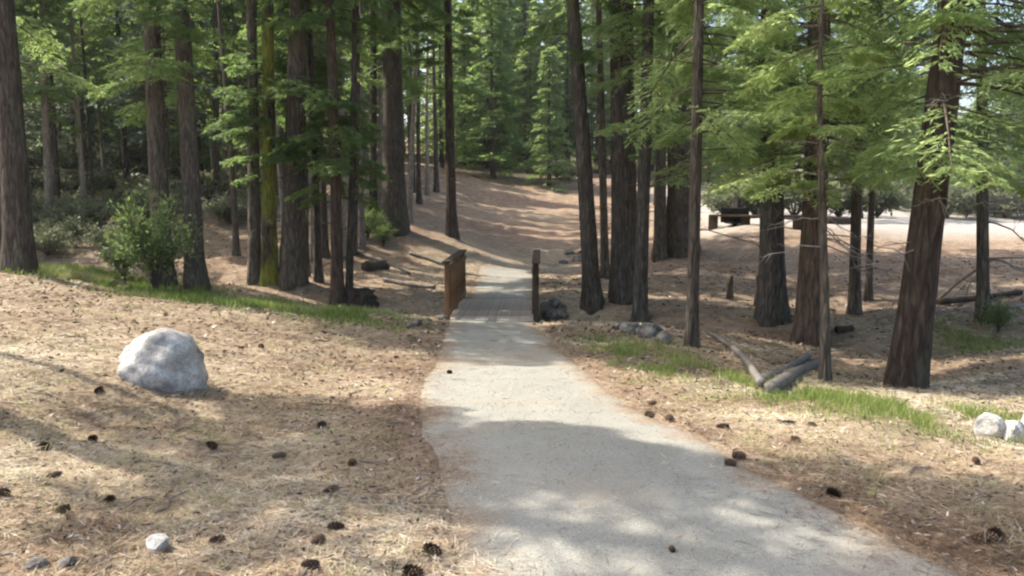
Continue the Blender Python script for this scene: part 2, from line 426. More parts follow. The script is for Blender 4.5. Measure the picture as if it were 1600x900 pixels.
po_ = path_out(GX, GY); duff = np.maximum(duff, .75 * np.exp(-(np.clip(po_, 0, 9) / .8) ** 2) * (GY < 14.5) * np.clip(.6 + 1.4 * noise(GX, GY, .8, 19), 0, 1))
C = np.stack([sandz, greenz, duff, np.ones_like(duff)], -1).reshape(-1, 4)
me = mesh_np('ground', np.stack([GX, GY, GZ], -1).reshape(-1, 3), grid_faces(len(gy), len(gx)), True, None, C)
ground = tag(new_obj('ground', me, M['ground']), 'brown needle covered forest floor with banks and hollow', None, None, 'structure')

ys = np.concatenate([np.arange(-2.5, 14.96, .06), [14.97]])
def path_strip(ys, name):
    l, r = path_lr(ys)
    l = l + .10 * noise(ys, ys * 0 + 3, .45, 11) + .05 * noise(ys, ys * 0 + 3, .13, 12); r = r + .10 * noise(ys, ys * 0 + 9, .45, 13) + .05 * noise(ys, ys * 0 + 3, .13, 14)
    u = np.linspace(0, 1, 31)
    X = l[:, None] + (r - l)[:, None] * u[None]; Y = np.repeat(ys[:, None], len(u), 1)
    Z = H(X, Y) + .004
    e = np.minimum(u, 1 - u)[None] * (r - l)[:, None]
    Z = Z - .03 * (1 - sstep(0, .14, e)) + .008 * noise(X, Y, .16, 15)
    ed = np.maximum(1 - sstep(.0, .34, e + .34 * noise(X, Y, .3, 16) + .16 * noise(X, Y, .09, 20)), sstep(21, 30, Y + 3 * noise(X, Y, 1.2, 17)))
    c = np.stack([ed, ed * 0, ed * 0, ed * 0 + 1], -1).reshape(-1, 4)
    Z = Z - .07 * sstep(23.0, 28.0, Y + 4 * noise(X, Y, .9, 18))
    if ys[0] > 10:
        w = np.exp(-((Y - 18.0) / .45) ** 2); Z = Z * (1 - w) + (float(np.mean([H(-.39, 14.9), H(-.22, 18.2)])) - .002) * w
    me = mesh_np(name, np.stack([X, Y, Z], -1).reshape(-1, 3), grid_faces(len(ys), len(u)), True, None, c)
    return tag(new_obj(name, me, M['path']), None, None, None, 'structure')
tag(path_strip(ys, 'path'), 'pale grey gravel footpath running down to the bridge')
tag(path_strip(np.arange(18.03, 30, .1), 'path'), 'pale gravel footpath climbing away beyond the bridge')

# ------------------------------------------------------------------ conifers
class Fol:
    def __init__(s): s.g = Geo()
    def bough(s, rng, o, az, elev, L, droop, K, M_, el, ew, t0=.25, wide=.45, twig=True, tint=None, hang=.25, rad=None):
        """one conifer bough: an axis with flat side sprays"""
        k = 7; t = np.linspace(0, 1, k)
        hd = np.array([math.cos(az), math.sin(az), 0.]); sd = np.array([-hd[1], hd[0], 0.])
        sway = rng.normal(0, .06) * L
        def P(tt):
            return o + hd * (tt * L * math.cos(elev))[..., None] + sd * (sway * tt ** 2)[..., None] + np.array([0, 0, 1.]) * (L * (math.sin(elev) * tt - droop * tt ** 2))[..., None]
        if twig:
            r0 = rad or (.006 + .009 * L)
            v, f = tubes(P(t)[None], (r0 * (1 - .85 * t))[None], 3); s.g.add(v, f, .5, 1)
        tk = t0 + (1 - t0) * (np.arange(K) + rng.random(K)) / K
        bt = (rng.random() if tint is None else tint)
        side = np.repeat([1., -1.], K); tk2 = np.concatenate([tk, np.clip(tk + rng.normal(0, .02, K), 0, 1)])
        ll = L * wide * np.clip(1 - (tk2 - t0) / (1.02 - t0), 0.04, 1) ** .75 * rng.uniform(.55, 1.15, 2 * K) * np.clip((tk2 - t0) / .12 + .45, 0, 1) + el * .6
        ang = rng.uniform(.65, 1.15, 2 * K) * side
        base = P(tk2)
        dirh = hd[None] * np.cos(ang)[:, None] + sd[None] * np.sin(ang)[:, None]
        dirh[:, 2] += rng.normal(0, .16, 2 * K) + math.sin(elev) * .3 - droop * tk2 * .8
        nl = 2 * K
        tm = (np.arange(M_)[None] + rng.random((nl, M_))) / M_
        q = base[:, None] + dirh[:, None] * (ll[:, None] * tm)[..., None]
        q[..., 2] -= hang * ll[:, None] * tm ** 2
        q = np.concatenate([q, q], 1); sgn = np.concatenate([np.ones((nl, M_)), -np.ones((nl, M_))], 1)
        perp = np.cross(np.array([0, 0, 1.]), dirh)[:, None]
        ea = rng.uniform(.35, .95, sgn.shape) * sgn
        d = dirh[:, None] * np.cos(ea)[..., None] + perp * np.sin(ea)[..., None]
        d = d + rng.normal(0, .22, d.shape); d[..., 2] -= .18
        nr = np.array([0, 0, 1.]) + rng.normal(0, .55, d.shape)
        n = q.shape[0] * q.shape[1]
        sz = rng.uniform(.6, 1.25, n)
        v, f = kites(q.reshape(n, 3), d.reshape(n, 3), nr.reshape(n, 3), el * sz, ew * sz)
        ti = np.clip(bt * .6 + rng.random(n) * .4, 0, 1)
        s.g.add(v, f, np.repeat(ti, 4), 0)
    def dead(s, rng, o, az, elev, L, droop, nsub=5, r0=.012, mi=1):
        t = np.linspace(0, 1, 6); hd = np.array([math.cos(az), math.sin(az), 0.]); w = rng.normal(0, .05 * L, (6, 3)) * t[:, None]
        Pm = o + hd * (t * L * math.cos(elev))[:, None] + np.array([0, 0, 1.]) * (L * (math.sin(elev) * t - droop * t * t))[:, None] + w
        v, f = tubes(Pm[None], (r0 * (1 - .8 * t))[None], 4); s.g.add(v, f, .5, mi)
        if nsub:
            PP, RR = [], []
            for i in range(nsub):
                tt = rng.uniform(.3, .98); b = np.array([np.interp(tt, t, Pm[:, c]) for c in range(3)])
                a2 = az + rng.choice([-1, 1]) * rng.uniform(.4, 1.1); l2 = L * rng.uniform(.15, .45); e2 = elev * .5 + rng.normal(-.1, .3)
                t4 = np.linspace(0, 1, 4)
                dd = np.array([math.cos(a2) * math.cos(e2), math.sin(a2) * math.cos(e2), math.sin(e2)])
                PP.append(b + dd * (l2 * t4)[:, None] + rng.normal(0, .03 * L, (4, 3)) * t4[:, None] - np.array([0, 0, .15 * l2]) * (t4 ** 2)[:, None]); RR.append(r0 * .45 * (1 - .7 * t4))
            v, f = tubes(np.array(PP), np.array(RR), 3); s.g.add(v, f, .5, mi)

def trunk_mesh(rng, r0, Ht, lean, segs=22, ridge=.05, flare=.45, nz=30, bend=.05):
    tz = np.linspace(0, 1, nz) ** 1.7
    z = -.35 + tz * (Ht + .35)
    zz = np.clip(z, 0, None)
    an = np.linspace(0, 2 * math.pi, segs, endpoint=False)
    r = r0 * (np.clip(1 - zz / Ht, 0, 1) ** .75 * .985 + .015) * (1 + flare * np.exp(-zz / (2.2 * r0 + .05)))
    ph = rng.random(4) * 6.28
    lob = 1 + (flare * .28 * np.exp(-zz / (2.5 * r0 + .05)))[:, None] * (np.sin(an * 3 + ph[0]) + .6 * np.sin(an * 5 + ph[1]))[None]
    rid = 1 + ridge * rng.normal(0, 1, (nz, segs)) * .5 + ridge * .8 * np.sin(an * (segs // 3) + ph[2])[None]
    rr = r[:, None] * lob * rid
    bx = bend * (np.sin(zz / Ht * 5 + ph[2]) - math.sin(ph[2])); by = bend * (np.sin(zz / Ht * 4 + ph[3]) - math.sin(ph[3]))
    V = np.stack([rr * np.cos(an)[None] + (lean[0] * zz + bx)[:, None], rr * np.sin(an)[None] + (lean[1] * zz + by)[:, None], np.repeat(z[:, None], segs, 1)], -1)
    axisf = lambda h: np.array([lean[0] * h + bend * (math.sin(h / Ht * 5 + ph[2]) - math.sin(ph[2])), lean[1] * h + bend * (math.sin(h / Ht * 4 + ph[3]) - math.sin(ph[3])), h])
    return V.reshape(-1, 3), grid_faces(nz, segs, True), axisf

# shared high crowns (mostly above the frame; they dapple the light)
def high_crown(seed, rad, ht, nb, el, ew, K, M_):
    rng = np.random.default_rng(seed); F = Fol()
    for i in range(nb):
        u = (i + rng.random()) / nb; z = u * ht
        L = rad * (1 - u) ** .7 * rng.uniform(.65, 1.1) + .35
        F.bough(rng, np.array([0, 0, z]), i * 2.399 + rng.normal(0, .3), rng.uniform(-.1, .3), L, rng.uniform(.1, .3), K, M_, el, ew, t0=.2)
    return F
HIGH = {}
for nm, mt, sd, rad, ht, nb in (('pine', 'pine', 21, 2.6, 9, 46), ('fir', 'fir', 22, 2.2, 10, 52), ('cedar', 'cedar', 23, 2.4, 9, 50)):
    HIGH[nm] = high_crown(sd, rad, ht, nb, .24, .06, 9, 8).g.mesh('crown_' + nm, [M[mt], M['twig']])

def tree(name, label, px, py, wpx, toppx, Ht, bark, species, low=None, crown=None, dead=None, group=None, seed=0, pos=None, dia=None, flare=.42, leany=0.0, segs=22, cat='tree'):
    """low: list of bough dicts (z range, count, length, azimuth range); crown: (kind, base height, scale)"""
    rng = np.random.default_rng(1000 + seed)
    p = np.array([pos[0], pos[1], float(H(pos[0], pos[1]))]) if pos is not None else spot(px, py)
    dep = p[1] * math.cos(PITCH) - (p[2] - CAMZ) * math.sin(PITCH)
    r0 = (dia if dia else wpx * dep / FPX) * .5
    if toppx is not None:
        tp = at(toppx, 0, p[1]); lean = ((tp[0] - p[0]) / (tp[2] - p[2]), leany)
    else: lean = (rng.normal(0, .012), leany)
    root = empty(name, p, 0, label, cat, group)
    v, f, ax = trunk_mesh(rng, r0, Ht, lean, segs=segs, flare=flare)
    me = mesh_np('trunk', v, f, True); tr_o = new_obj('trunk', me, M[bark], root)
    if crown:
        kind, zb, sc = crown
        c = new_obj('crown', HIGH[kind], None, root); a = ax(zb)
        c.location = a; c.scale = (sc, sc, max(.3, (Ht - zb) / 9.2)); c.rotation_euler = (0, 0, rng.random() * 6.28)
    if low:
        F = Fol()
        for b in low:
            n = b['n']
            for i in range(n):
                h = b['z'][0] + (b['z'][1] - b['z'][0]) * (i + rng.random()) / n
                az = rng.uniform(*b.get('az', (0, 6.283)))
                L = rng.uniform(*b['L']); el = b.get('el', .10)
                F.bough(rng, ax(h) , az, rng.uniform(*b.get('elev', (-.15, .25))), L, rng.uniform(*b.get('droop', (.15, .45))), b.get('K', 15), b.get('M', 9), el, b.get('ew', el * .21), t0=b.get('t0', .3), wide=b.get('wide', .42), hang=b.get('hang', .25))
        new_obj('lower_crown', F.g.mesh('lower_crown', [M[species], M['twig']]), None, root)
    if dead:
        for i in range(dead['n']):
            D = Fol()
            h = rng.uniform(*dead['z']); az = rng.uniform(*dead.get('az', (0, 6.283)))
            D.dead(rng, ax(h), az, rng.uniform(*dead.get('elev', (-.2, .3))), rng.uniform(*dead['L']), rng.uniform(0, .3), dead.get('sub', 5), dead.get('r', .010), 0)
            new_obj('dead_branch', D.g.mesh('dead_branch', [M[dead.get('mat', 'deadwood')]]), None, tr_o)
    return root
PI = math.pi
DT = dict(n=9, z=(.9, 4.5), L=(.5, 1.4), mat='twig')
def LB(z0, z1, n, L0, L1, **k): return dict(z=(z0, z1), n=n, L=(L0, L1), **k)

# --- trees by the grass edge and along the creek, on the near side of the wood
tree('conifer_tree', 'thick grey trunk at the grass edge with flared base beside green grass', 33, 428, 40, 2, 21, 'bark_brown', 'pine', [LB(3.6, 6, 5, 1, 2)], ('pine', 8, .75), dict(DT, n=5), seed=1, flare=.35)
tree('conifer_tree', 'dark trunk half behind the thick grey trunk at the grass edge', -2, 418, 26, -30, 19, 'bark_grey', 'pine', None, ('pine', 8, .7), DT, seed=2)
tree('conifer_tree', 'straight grey brown trunk rising behind the leafy dark green shrub', 256, 445, 29, 240, 20, 'bark_grey', 'fir', [LB(3.6, 6.5, 14, 1.0, 2.2, el=.12)], ('fir', 8, .7), DT, seed=3)
tree('conifer_tree', 'grey trunk close beside the leafy shrub with boughs hanging above', 306, 452, 29, 284, 19, 'bark_grey', 'fir', [LB(4.0, 6.0, 9, .9, 1.6, el=.12, az=(2, 5.5))], ('fir', 8, .7), DT, seed=4)
tree('conifer_tree', 'slim dark trunk touching the mossy yellow green trunk', 398, 440, 20, 398, 17, 'bark_grey', 'fir', [LB(3.5, 6, 8, .8, 1.6, el=.12)], ('fir', 7, .8), DT, seed=5)
tree('conifer_tree', 'mossy yellow green trunk among the creekside trunks', 421, 442, 23, 424, 18, 'bark_moss', 'fir', [LB(2.8, 5.4, 18, .7, 1.6, el=.12), LB(2.2, 3, 4, .5, .9, az=(2.4, 4), el=.1)], ('fir', 7, .9), DT, seed=6)
tree('conifer_tree', 'broad dark grey trunk right behind the mossy one', 456, 442, 34, 468, 22, 'bark_grey', 'fir', [LB(3.0, 6, 20, .8, 1.8, el=.13)], ('fir', 8, 1.1), DT, seed=7)
tree('conifer_tree', 'thin brown pole trunk in the clump above the dark rootball', 497, 440, 13, 487, 13, 'bark_brown', 'fir', [LB(2.6, 5.5, 14, .6, 1.3, el=.12)], ('fir', 6, .6), DT, seed=8)
tree('conifer_tree', 'reddish brown trunk standing on the dark rootball', 527, 470, 19, 515, 15, 'bark_red', 'fir', [LB(2.4, 4.8, 15, .6, 1.2, el=.12)], ('fir', 6, .7), DT, seed=9)
tree('conifer_tree', 'thin dark trunk hard against the reddish trunk on the rootball', 545, 468, 12, 548, 13, 'bark_brown', 'fir', [LB(2.5, 4.6, 12, .6, 1.2, el=.12)], ('fir', 6, .6), DT, seed=10)
tree('conifer_tree', 'thin grey pole trunk between the broad grey trunk and the clump', 478, 432, 11, 470, 12, 'bark_grey', 'fir', [LB(2.8, 5.5, 11, .6, 1.3, el=.12)], ('fir', 6, .5), DT, seed=11)
tree('conifer_tree', 'slender pale sunlit trunk standing among dark poles', 538, 405, 11, 519, 16, 'bark_pale', 'pine', [LB(4.5, 7.5, 6, .8, 1.4, el=.14)], ('pine', 8, .6), DT, seed=12)
tree('conifer_tree', 'stout brown trunk on the slope whose shadow stripes the path', 618, 362, 34, 612, 24, 'bark_brown', 'fir', [LB(5, 8.5, 12, 1.0, 2.2, el=.15)], ('fir', 9, 1.3), DT, seed=13)
tree('conifer_tree', 'slim dark trunk uphill beside the stout brown trunk', 583, 352, 13, 578, 18, 'bark_brown', 'fir', [LB(4, 8, 10, .8, 1.6, el=.15)], ('fir', 8, .9), DT, seed=14)
tree('conifer_tree', 'thin pale pole trunk leaning off the stout brown trunk', 640, 348, 9, 652, 13, 'bark_pale', 'fir', [LB(5, 8, 6, .6, 1.2, el=.15)], ('fir', 7, .6), DT, seed=15)
tree('conifer_tree', 'lone slim orange brown trunk on the open slope above the bridge', 706, 370, 16, 704, 17, 'bark_red', 'fir', [LB(4.5, 8, 16, .8, 1.9, el=.15)], ('fir', 7.5, 1.0), dict(DT, n=5), seed=16)
# --- trees across the path, round the hollow
tree('conifer_tree', 'leaning slim trunk first beside the path after the stone pile', 927, 478, 26, 890, 20, 'bark_brown', 'fir', [LB(5, 6.5, 5, .8, 1.5, el=.12)], ('fir', 8, 1.0), DT, seed=17)
tree('conifer_tree', 'thin dark pole trunk behind the leaning slim trunk', 946, 436, 13, 930, 17, 'bark_brown', 'fir', [LB(4.5, 7, 5, .6, 1.3, el=.13)], ('fir', 8, .7), DT, seed=18)
tree('conifer_tree', 'stout grey trunk rising behind the low root stones', 977, 470, 42, 975, 24, 'bark_grey', 'cedar', [LB(5.0, 6.8, 22, 1.2, 2.4, az=(-1.9, 1.2)), LB(3.0, 4.2, 4, .6, 1.0, az=(-1, .6))], ('cedar', 8, 1.1), DT, seed=19)
tree('conifer_tree', 'slimmer grey trunk growing out of the low root stones', 999, 505, 21, 1012, 20, 'bark_grey', 'cedar', [LB(3.8, 5.6, 9, .9, 1.8)], ('cedar', 7, .8), DT, seed=20)
tree('conifer_tree', 'dark slim trunk between the stout grey and black trunks', 1031, 405, 19, 1030, 20, 'bark_brown', 'fir', [LB(4.5, 8, 8, .8, 1.6, el=.13)], ('fir', 8, .9), DT, seed=21)
tree('conifer_tree', 'heavy near black trunk standing farther back on the bank', 1066, 396, 43, 1062, 25, 'bark_brown', 'fir', [LB(6.0, 9, 14, 1, 2.2, el=.14)], ('fir', 9, 1.3), DT, seed=22)
tree('conifer_tree', 'slim bare brown trunk at the top end of the thin fallen pole', 1081, 542, 19, 1085, 15, 'bark_brown', 'cedar', [LB(2.9, 5.4, 32, .8, 1.8, az=(-1.4, 2.2))], ('cedar', 7, .7), dict(DT, n=4), seed=23)
tree('conifer_tree', 'dark trunk with bright low boughs in front of the bench', 1206, 500, 38, 1212, 19, 'bark_grey', 'cedar', [LB(2.9, 5.8, 50, 1.1, 2.5, droop=(.08, .25), hang=.15), LB(4.0, 6.4, 26, 1.2, 2.6)], ('cedar', 6, 1.1), dict(DT, n=10, z=(1.5, 3.5), mat='deadwood'), seed=24)
tree('conifer_tree', 'reddish trunk above the fallen logs with bright low boughs', 1266, 536, 41, 1282, 18, 'bark_red', 'cedar', [LB(2.75, 5.3, 56, 1.0, 2.4, droop=(.1, .32)), LB(3.8, 5.8, 26, 1.2, 2.6)], ('cedar', 7, 1.1), dict(n=14, z=(1.8, 3.4), L=(.7, 1.6), mat='deadwood', az=(-1.6, .8), elev=(-.7, .1), r=.014), seed=25)
tree('conifer_tree', 'thin pale barked stem beside the ends of the fallen logs', 1289, 592, 16, 1296, 5.5, 'bark_grey', 'cedar', [LB(2.6, 5.0, 16, .5, 1.1)], None, dict(n=8, z=(1.2, 3), L=(.4, .9), mat='deadwood'), seed=26)
tree('conifer_tree', 'slender dark pole trunk in front of the pale clearing', 1335, 490, 17, 1352, 14, 'bark_brown', 'cedar', [LB(3.2, 6, 26, .8, 1.9)], ('cedar', 6, .7), DT, seed=27)
tree('conifer_tree', 'thinnest pole trunk next to the slender dark pole', 1357, 470, 11, 1372, 12, 'bark_brown', 'cedar', [LB(3.5, 6.4, 20, .8, 1.8)], ('cedar', 6, .6), DT, seed=28)
tree('conifer_tree', 'thickest dark red brown trunk leaning beside the grassy bank edge', 1416, 604, 50, 1486, 22, 'bark_dark', 'cedar', [LB(3.2, 5.2, 26, 1.0, 2.2, az=(0, 6.28)), LB(2.5, 3.0, 6, .9, 1.5, az=(-2.6, -.6)), LB(3.5, 5.4, 22, 1.4, 2.8, az=(-.8, .9))], ('cedar', 7, 1.2), dict(n=9, z=(1.5, 3.7), L=(.5, 1.3), mat='deadwood', az=(-3.4, .3), r=.010), seed=29, flare=.3, segs=30)
tree('conifer_tree', 'slim dark trunk beside the bleached fallen branch', 1536, 502, 18, 1524, 14, 'bark_grey', 'pine', [LB(3.0, 5.8, 26, .9, 2.0)], ('pine', 6, .8), dict(n=28, z=(.8, 3.8), L=(.9, 2.2), mat='deadwood', az=(-1.4, 1.2), r=.021), seed=30)
# trees just outside the view whose crowns shade the near path and bank
SH = [(-6.0, 6.15, .3, 'fir', 6.8, .9)]
for i, (x, y, dm, kd, zb, sc) in enumerate(SH):
    tree('conifer_tree', 'tall pine on the bank uphill from the boulder', 0, 0, 0, None, zb + 9, 'bark_brown', kd, None, (kd, zb, sc), DT, seed=60 + i, pos=(x, y), dia=dm, group=None)

tree('conifer_tree', 'small pine on the bank beside the tall pine uphill from the boulder', 0, 0, 0, None, 9.8, 'bark_brown', 'fir', None, ('fir', 6.0, .55), None, seed=70, pos=(-7.0, 7.6), dia=.14)
# --- the wood behind
def fir_crown(seed, ht, rad, nb, mat, el, ew, K=6, M_=4, zb=.4):
    rng = np.random.default_rng(seed); F = Fol()
    for i in range(nb):
        u = (i + rng.random()) / nb; z = zb + u * (ht - zb - .2)
        L = rad * (1 - u) ** .8 * rng.uniform(.6, 1.15) + .25
        F.bough(rng, np.array([0, 0, z]), i * 2.399 + rng.normal(0, .4), rng.uniform(-.15, .25), L, rng.uniform(.15, .4), K, M_, el, ew, t0=.2)
    return F.g.mesh('crown', [M[mat], M['twig']])
FIRS = [fir_crown(40, 14, 2.6, 78, 'fir', .36, .085, 7, 5), fir_crown(41, 11, 2.1, 66, 'pine', .34, .08, 7, 5), fir_crown(42, 13, 2.3, 70, 'fir', .34, .11, zb=2.2),
        fir_crown(43, 9, 2.3, 58, 'bluish', .34, .11), fir_crown(44, 15, 2.7, 80, 'pine', .36, .12, zb=1.5)]
FIRS += [fir_crown(45, 13, 2.2, 62, 'bluish', .30, .10, zb=3.2), fir_crown(46, 14, 2.3, 66, 'fir', .30, .10, zb=3.8), fir_crown(47, 13, 2.3, 64, 'pine', .30, .10, zb=3.0)]
FH = [14, 11, 13, 9, 15, 13, 14, 13]
rng = np.random.default_rng(77)
def simple_trunk(r0, Ht, seed):
    v, f, ax = trunk_mesh(np.random.default_rng(seed), r0, Ht, (0, 0), segs=9, nz=14, bend=.04)
    return mesh_np('trunk', v, f, True)
FT = [simple_trunk(.16, h, 90 + i) for i, h in enumerate(FH)]
for i, m in enumerate(FT): m.materials.append(M[['bark_grey', 'bark_brown', 'bark_grey', 'bark_pale', 'bark_brown', 'bark_grey', 'bark_brown', 'bark_grey'][i]])
KIND = ['dark full skirted', 'light green bushy', 'dark high skirted', 'short bluish', 'tall light green', 'bluish bare legged', 'dark bare legged', 'mid green bare legged']
def fir(x, y, k, s, label, group):
    if group:
        label = KIND[k] + ' ' + label; group = KIND[k] + ' ' + group
    root = empty('fir_tree', (x, y, float(H(x, y)) - .05), rng.random() * 6.28, label, 'tree', group)
    root.scale = (s * rng.uniform(.85, 1.1), s * rng.uniform(.85, 1.1), s)
    new_obj('trunk', FT[k], None, root); new_obj('crown', FIRS[k], None, root)
placed = []
def free(x, y, d):
    return all((x - a) ** 2 + (y - b) ** 2 > d * d for a, b in placed)
shady = lambda x, y: not (-9 < x < -2.5 and 35 < y < 48) and not (-12.5 < x < -4 and 23.3 < y < 30.5)
def scatter(n, pxr, yr, kinds, sr, label, group, mind=2.2, ok=None):
    c = 0; tries = 0
    while c < n and tries < 6000:
        tries += 1
        y = rng.uniform(*yr); px = rng.uniform(*pxr); x = (px - 800) / FPX * y
        if not free(x, y, mind) or (ok and not ok(x, y)): continue
        placed.append((x, y)); c += 1
        fir(x, y, int(rng.choice(kinds)), rng.uniform(*sr), label, group)
scatter(26, (-150, 660), (44, 60), [0, 1, 2, 4, 3], (.8, 1.25), 'fir in the dense wood uphill from the creek', 'firs of the dense wood uphill from the creek', 2.4, shady)
scatter(15, (30, 560), (25, 42), [5, 6, 7], (.75, 1.1), 'conifer on the slope behind the grass', 'conifers on the slope behind the grass', 2.0, shady)
scatter(12, (-900, -60), (19, 46), [0, 2, 4, 6], (1.0, 1.4), 'tall conifer out on the slope uphill from the grass', 'conifers out on the uphill slope', 2.6)
scatter(34, (-250, 720), (60, 88), [0, 2, 4, 1], (1.0, 1.6), 'tall fir at the back of the wood on the hill', 'tall firs at the back of the hill wood', 2.6)
scatter(12, (690, 960), (60, 76), [0, 1, 4], (.8, 1.3), 'fir in the row closing the head of the brown slope', 'firs in the row closing the brown slope', 1.9)
scatter(22, (650, 1060), (61, 90), [1, 4, 7, 0], (.9, 1.6), 'fir standing at the head of the open brown slope', 'firs at the head of the brown slope', 2.6)
scatter(40, (980, 1950), (96, 135), [1, 4, 7, 0], (1.0, 1.5), 'tall fir in the far wood behind the clearing', 'tall firs in the far wood', 3.0)
scatter(26, (1080, 1800), (57, 66), [1, 0], (.42, .7), 'low fir in the front row past the clearing', 'low firs in the front row past the clearing', 1.8)
scatter(52, (1060, 1850), (62, 95), [1, 3, 7, 4], (.6, 1.05), 'smaller fir in the pale wood beyond the clearing', 'firs beyond the pale clearing', 2.4)
scatter(10, (-60, 330), (34, 44), [3, 3, 1, 0], (.5, .85), 'young conifer below the wood uphill from the grass', 'young conifers below the wood', 2.4)
fir(*spot(770, 278)[:2], 0, .95, 'full young fir with boughs to the ground closing the brown slope', None)
fir(*spot(690, 262)[:2], 4, .9, 'tall young fir standing beside the fir that closes the slope', None)
fir(*spot(858, 290)[:2], 1, .8, 'light green young conifer at the bend of the far path', None)
fir(.9, 76, 4, 1.25, 'light green fir right behind the fir that closes the slope', None)
fir(4.0, 78, 7, 1.25, 'loose pale pine filling the gap above the far path', None)
fir(7.5, 72, 5, 1.15, 'bluish conifer beside the loose pale pine above the far path', None)
# slim poles between
def pole(x, y, Ht, r, bark, label, group, k):
    tone = dict(bark_grey='grey', bark_brown='brown', bark_pale='pale')[str(bark)] + (' thicker' if r > .1 else ' very thin')
    root = empty('pole_tree', (x, y, float(H(x, y))), 0, tone + ' ' + label, 'tree', tone + ' ' + group)
    v, f, ax = trunk_mesh(np.random.default_rng(300 + k), r, Ht, (rng.normal(0, .02), rng.normal(0, .02)), segs=9, nz=16)
    new_obj('trunk', mesh_np('trunk', v, f, True), M[bark], root)
    c = new_obj('crown', HIGH['fir' if k % 3 else 'pine'], None, root); zb = Ht * (rng.uniform(.34, .5) if k < 61 else .62)
    c.location = ax(zb); c.scale = (.5 if k < 61 else .32, .5 if k < 61 else .32, (Ht - zb) / 9.3); c.rotation_euler = (0, 0, rng.random() * 6.28)
k = 0
while k < 44:
    px = rng.uniform(340, 700) if k % 4 else rng.uniform(70, 340); y = rng.uniform(23, 50); x = (px - 800) / FPX * y
    if not free(x, y, .8) or path_out(x, y) < 2: continue
    if (640 < px and y < 40) or not shady(x, y): continue
    placed.append((x, y)); k += 1
    pole(x, y, rng.uniform(11, 18), rng.uniform(.06, .15), rng.choice(['bark_grey', 'bark_brown', 'bark_pale']), 'pole trunk in the wood behind the creekside trunks', 'pole trees in the wood', k)
while k < 60:
    px = rng.uniform(940, 1380); y = rng.uniform(34, 60); x = (px - 800) / FPX * y
    if not free(x, y, 1) or path_out(x, y) < 1: continue
    placed.append((x, y)); k += 1
    pole(x, y, rng.uniform(9, 15), rng.uniform(.06, .13), rng.choice(['bark_grey', 'bark_brown']), 'pole trunk between the grove and the pale clearing', 'pole trees by the clearing', k)

for i, (px, py, wp) in enumerate([(468, 415, 9), (489, 408, 8), (509, 402, 11), (553, 398, 9), (566, 388, 10), (600, 352, 8), (655, 318, 8), (668, 305, 7), (682, 300, 8), (645, 300, 9), (445, 395, 8), (370, 400, 10)]):
    p = spot(px, py); q = p[1] * wp / FPX * .5
    pole(p[0], p[1], 13, q, ('bark_brown', 'bark_pale', 'bark_grey')[i % 3], 'stem crowded among the creekside trunks', 'stems crowded among the creekside trunks', 61 + i)
# ------------------------------------------------------------------ footbridge
def timber(name, p0, p1, w, t, mat, parent, up=(0, 0, 1), bev=.006):
    """a squared timber from p0 to p1 in the parent's space, w wide, t thick"""
    p0 = Vector(p0); p1 = Vector(p1); d = p1 - p0; L = d.length
    z = d.normalized(); u = Vector(up); x = u.cross(z)
    if x.length < 1e-4: x = Vector((1, 0, 0)).cross(z)
    x.normalize(); y = z.cross(x)
    key = (round(w, 4), round(t, 4), round(L, 4), mat)
    me = TIMB.get(key)
    if me is None:
        me = TIMB[key] = box_mesh(name, w, t, L, bev); me.materials.append(M[mat])
    o = new_obj(name, me, None, parent)
    o.matrix_local = Matrix.Translation((p0 + p1) / 2) @ Matrix((x, y, z)).transposed().to_4x4()
    return o
TIMB = {}
b0 = np.array([-.39, 14.93]); b1 = np.array([-.275, 18.13])
BR = math.atan2(-(b1 - b0)[0], (b1 - b0)[1]); BL = float(np.linalg.norm(b1 - b0))
bz = float(np.mean([H(-.39, 14.9), H(-.22, 18.2)])) + .005
bridge = empty('footbridge', (b0[0], b0[1], bz), BR, 'small timber footbridge with brown boarded rails over the creek', 'bridge')
HW = .84
for s in (-1, 1):
    timber('stringer', (s * .62, .05, -.17), (s * .62, BL - .05, -.17), .12, .2, 'rail_dark', bridge)
for e in (.06, BL - .06):
    timber('sill_beam', (-HW - .05, e, -.36), (HW + .05, e, -.36), .18, .18, 'rail_dark', bridge)
npl = 22; pw = BL / npl
for i in range(npl):
    y = (i + .5) * pw
    timber('plank', (-HW + .02 * rnd.uniform(-1, 1), y, -.037 + rnd.uniform(-.003, .003)), (HW - .03, y, -.037), pw - .012, .05, 'deck', bridge)
for s in (-1, 1):
    x = s * HW
    for y in (.07, BL * .5, BL - .07):
        timber('post', (x, y, -.4), (x, y, 1.06), .095, .095, 'rail_dark' if s > 0 else 'rail', bridge)
    timber('top_rail', (x, -.06, 1.085), (x, BL + .06, 1.085), .16, .045, 'rail_dark', bridge)
    xi = x - s * .062
    timber('rail', (xi, .0, .93), (xi, BL, .93), .03, .09, 'rail_dark' if s > 0 else 'rail', bridge)
    timber('rail', (xi, .0, .16), (xi, BL, .16), .03, .09, 'rail_dark' if s > 0 else 'rail', bridge)
    nb = 24
    for i in range(nb):
        y = .16 + (BL - .32) * i / (nb - 1)
        timber('baluster', (x + s * -.032, y, .10), (x + s * -.032, y, 1.0), .028, .085, 'rail_dark' if s > 0 else 'rail', bridge)

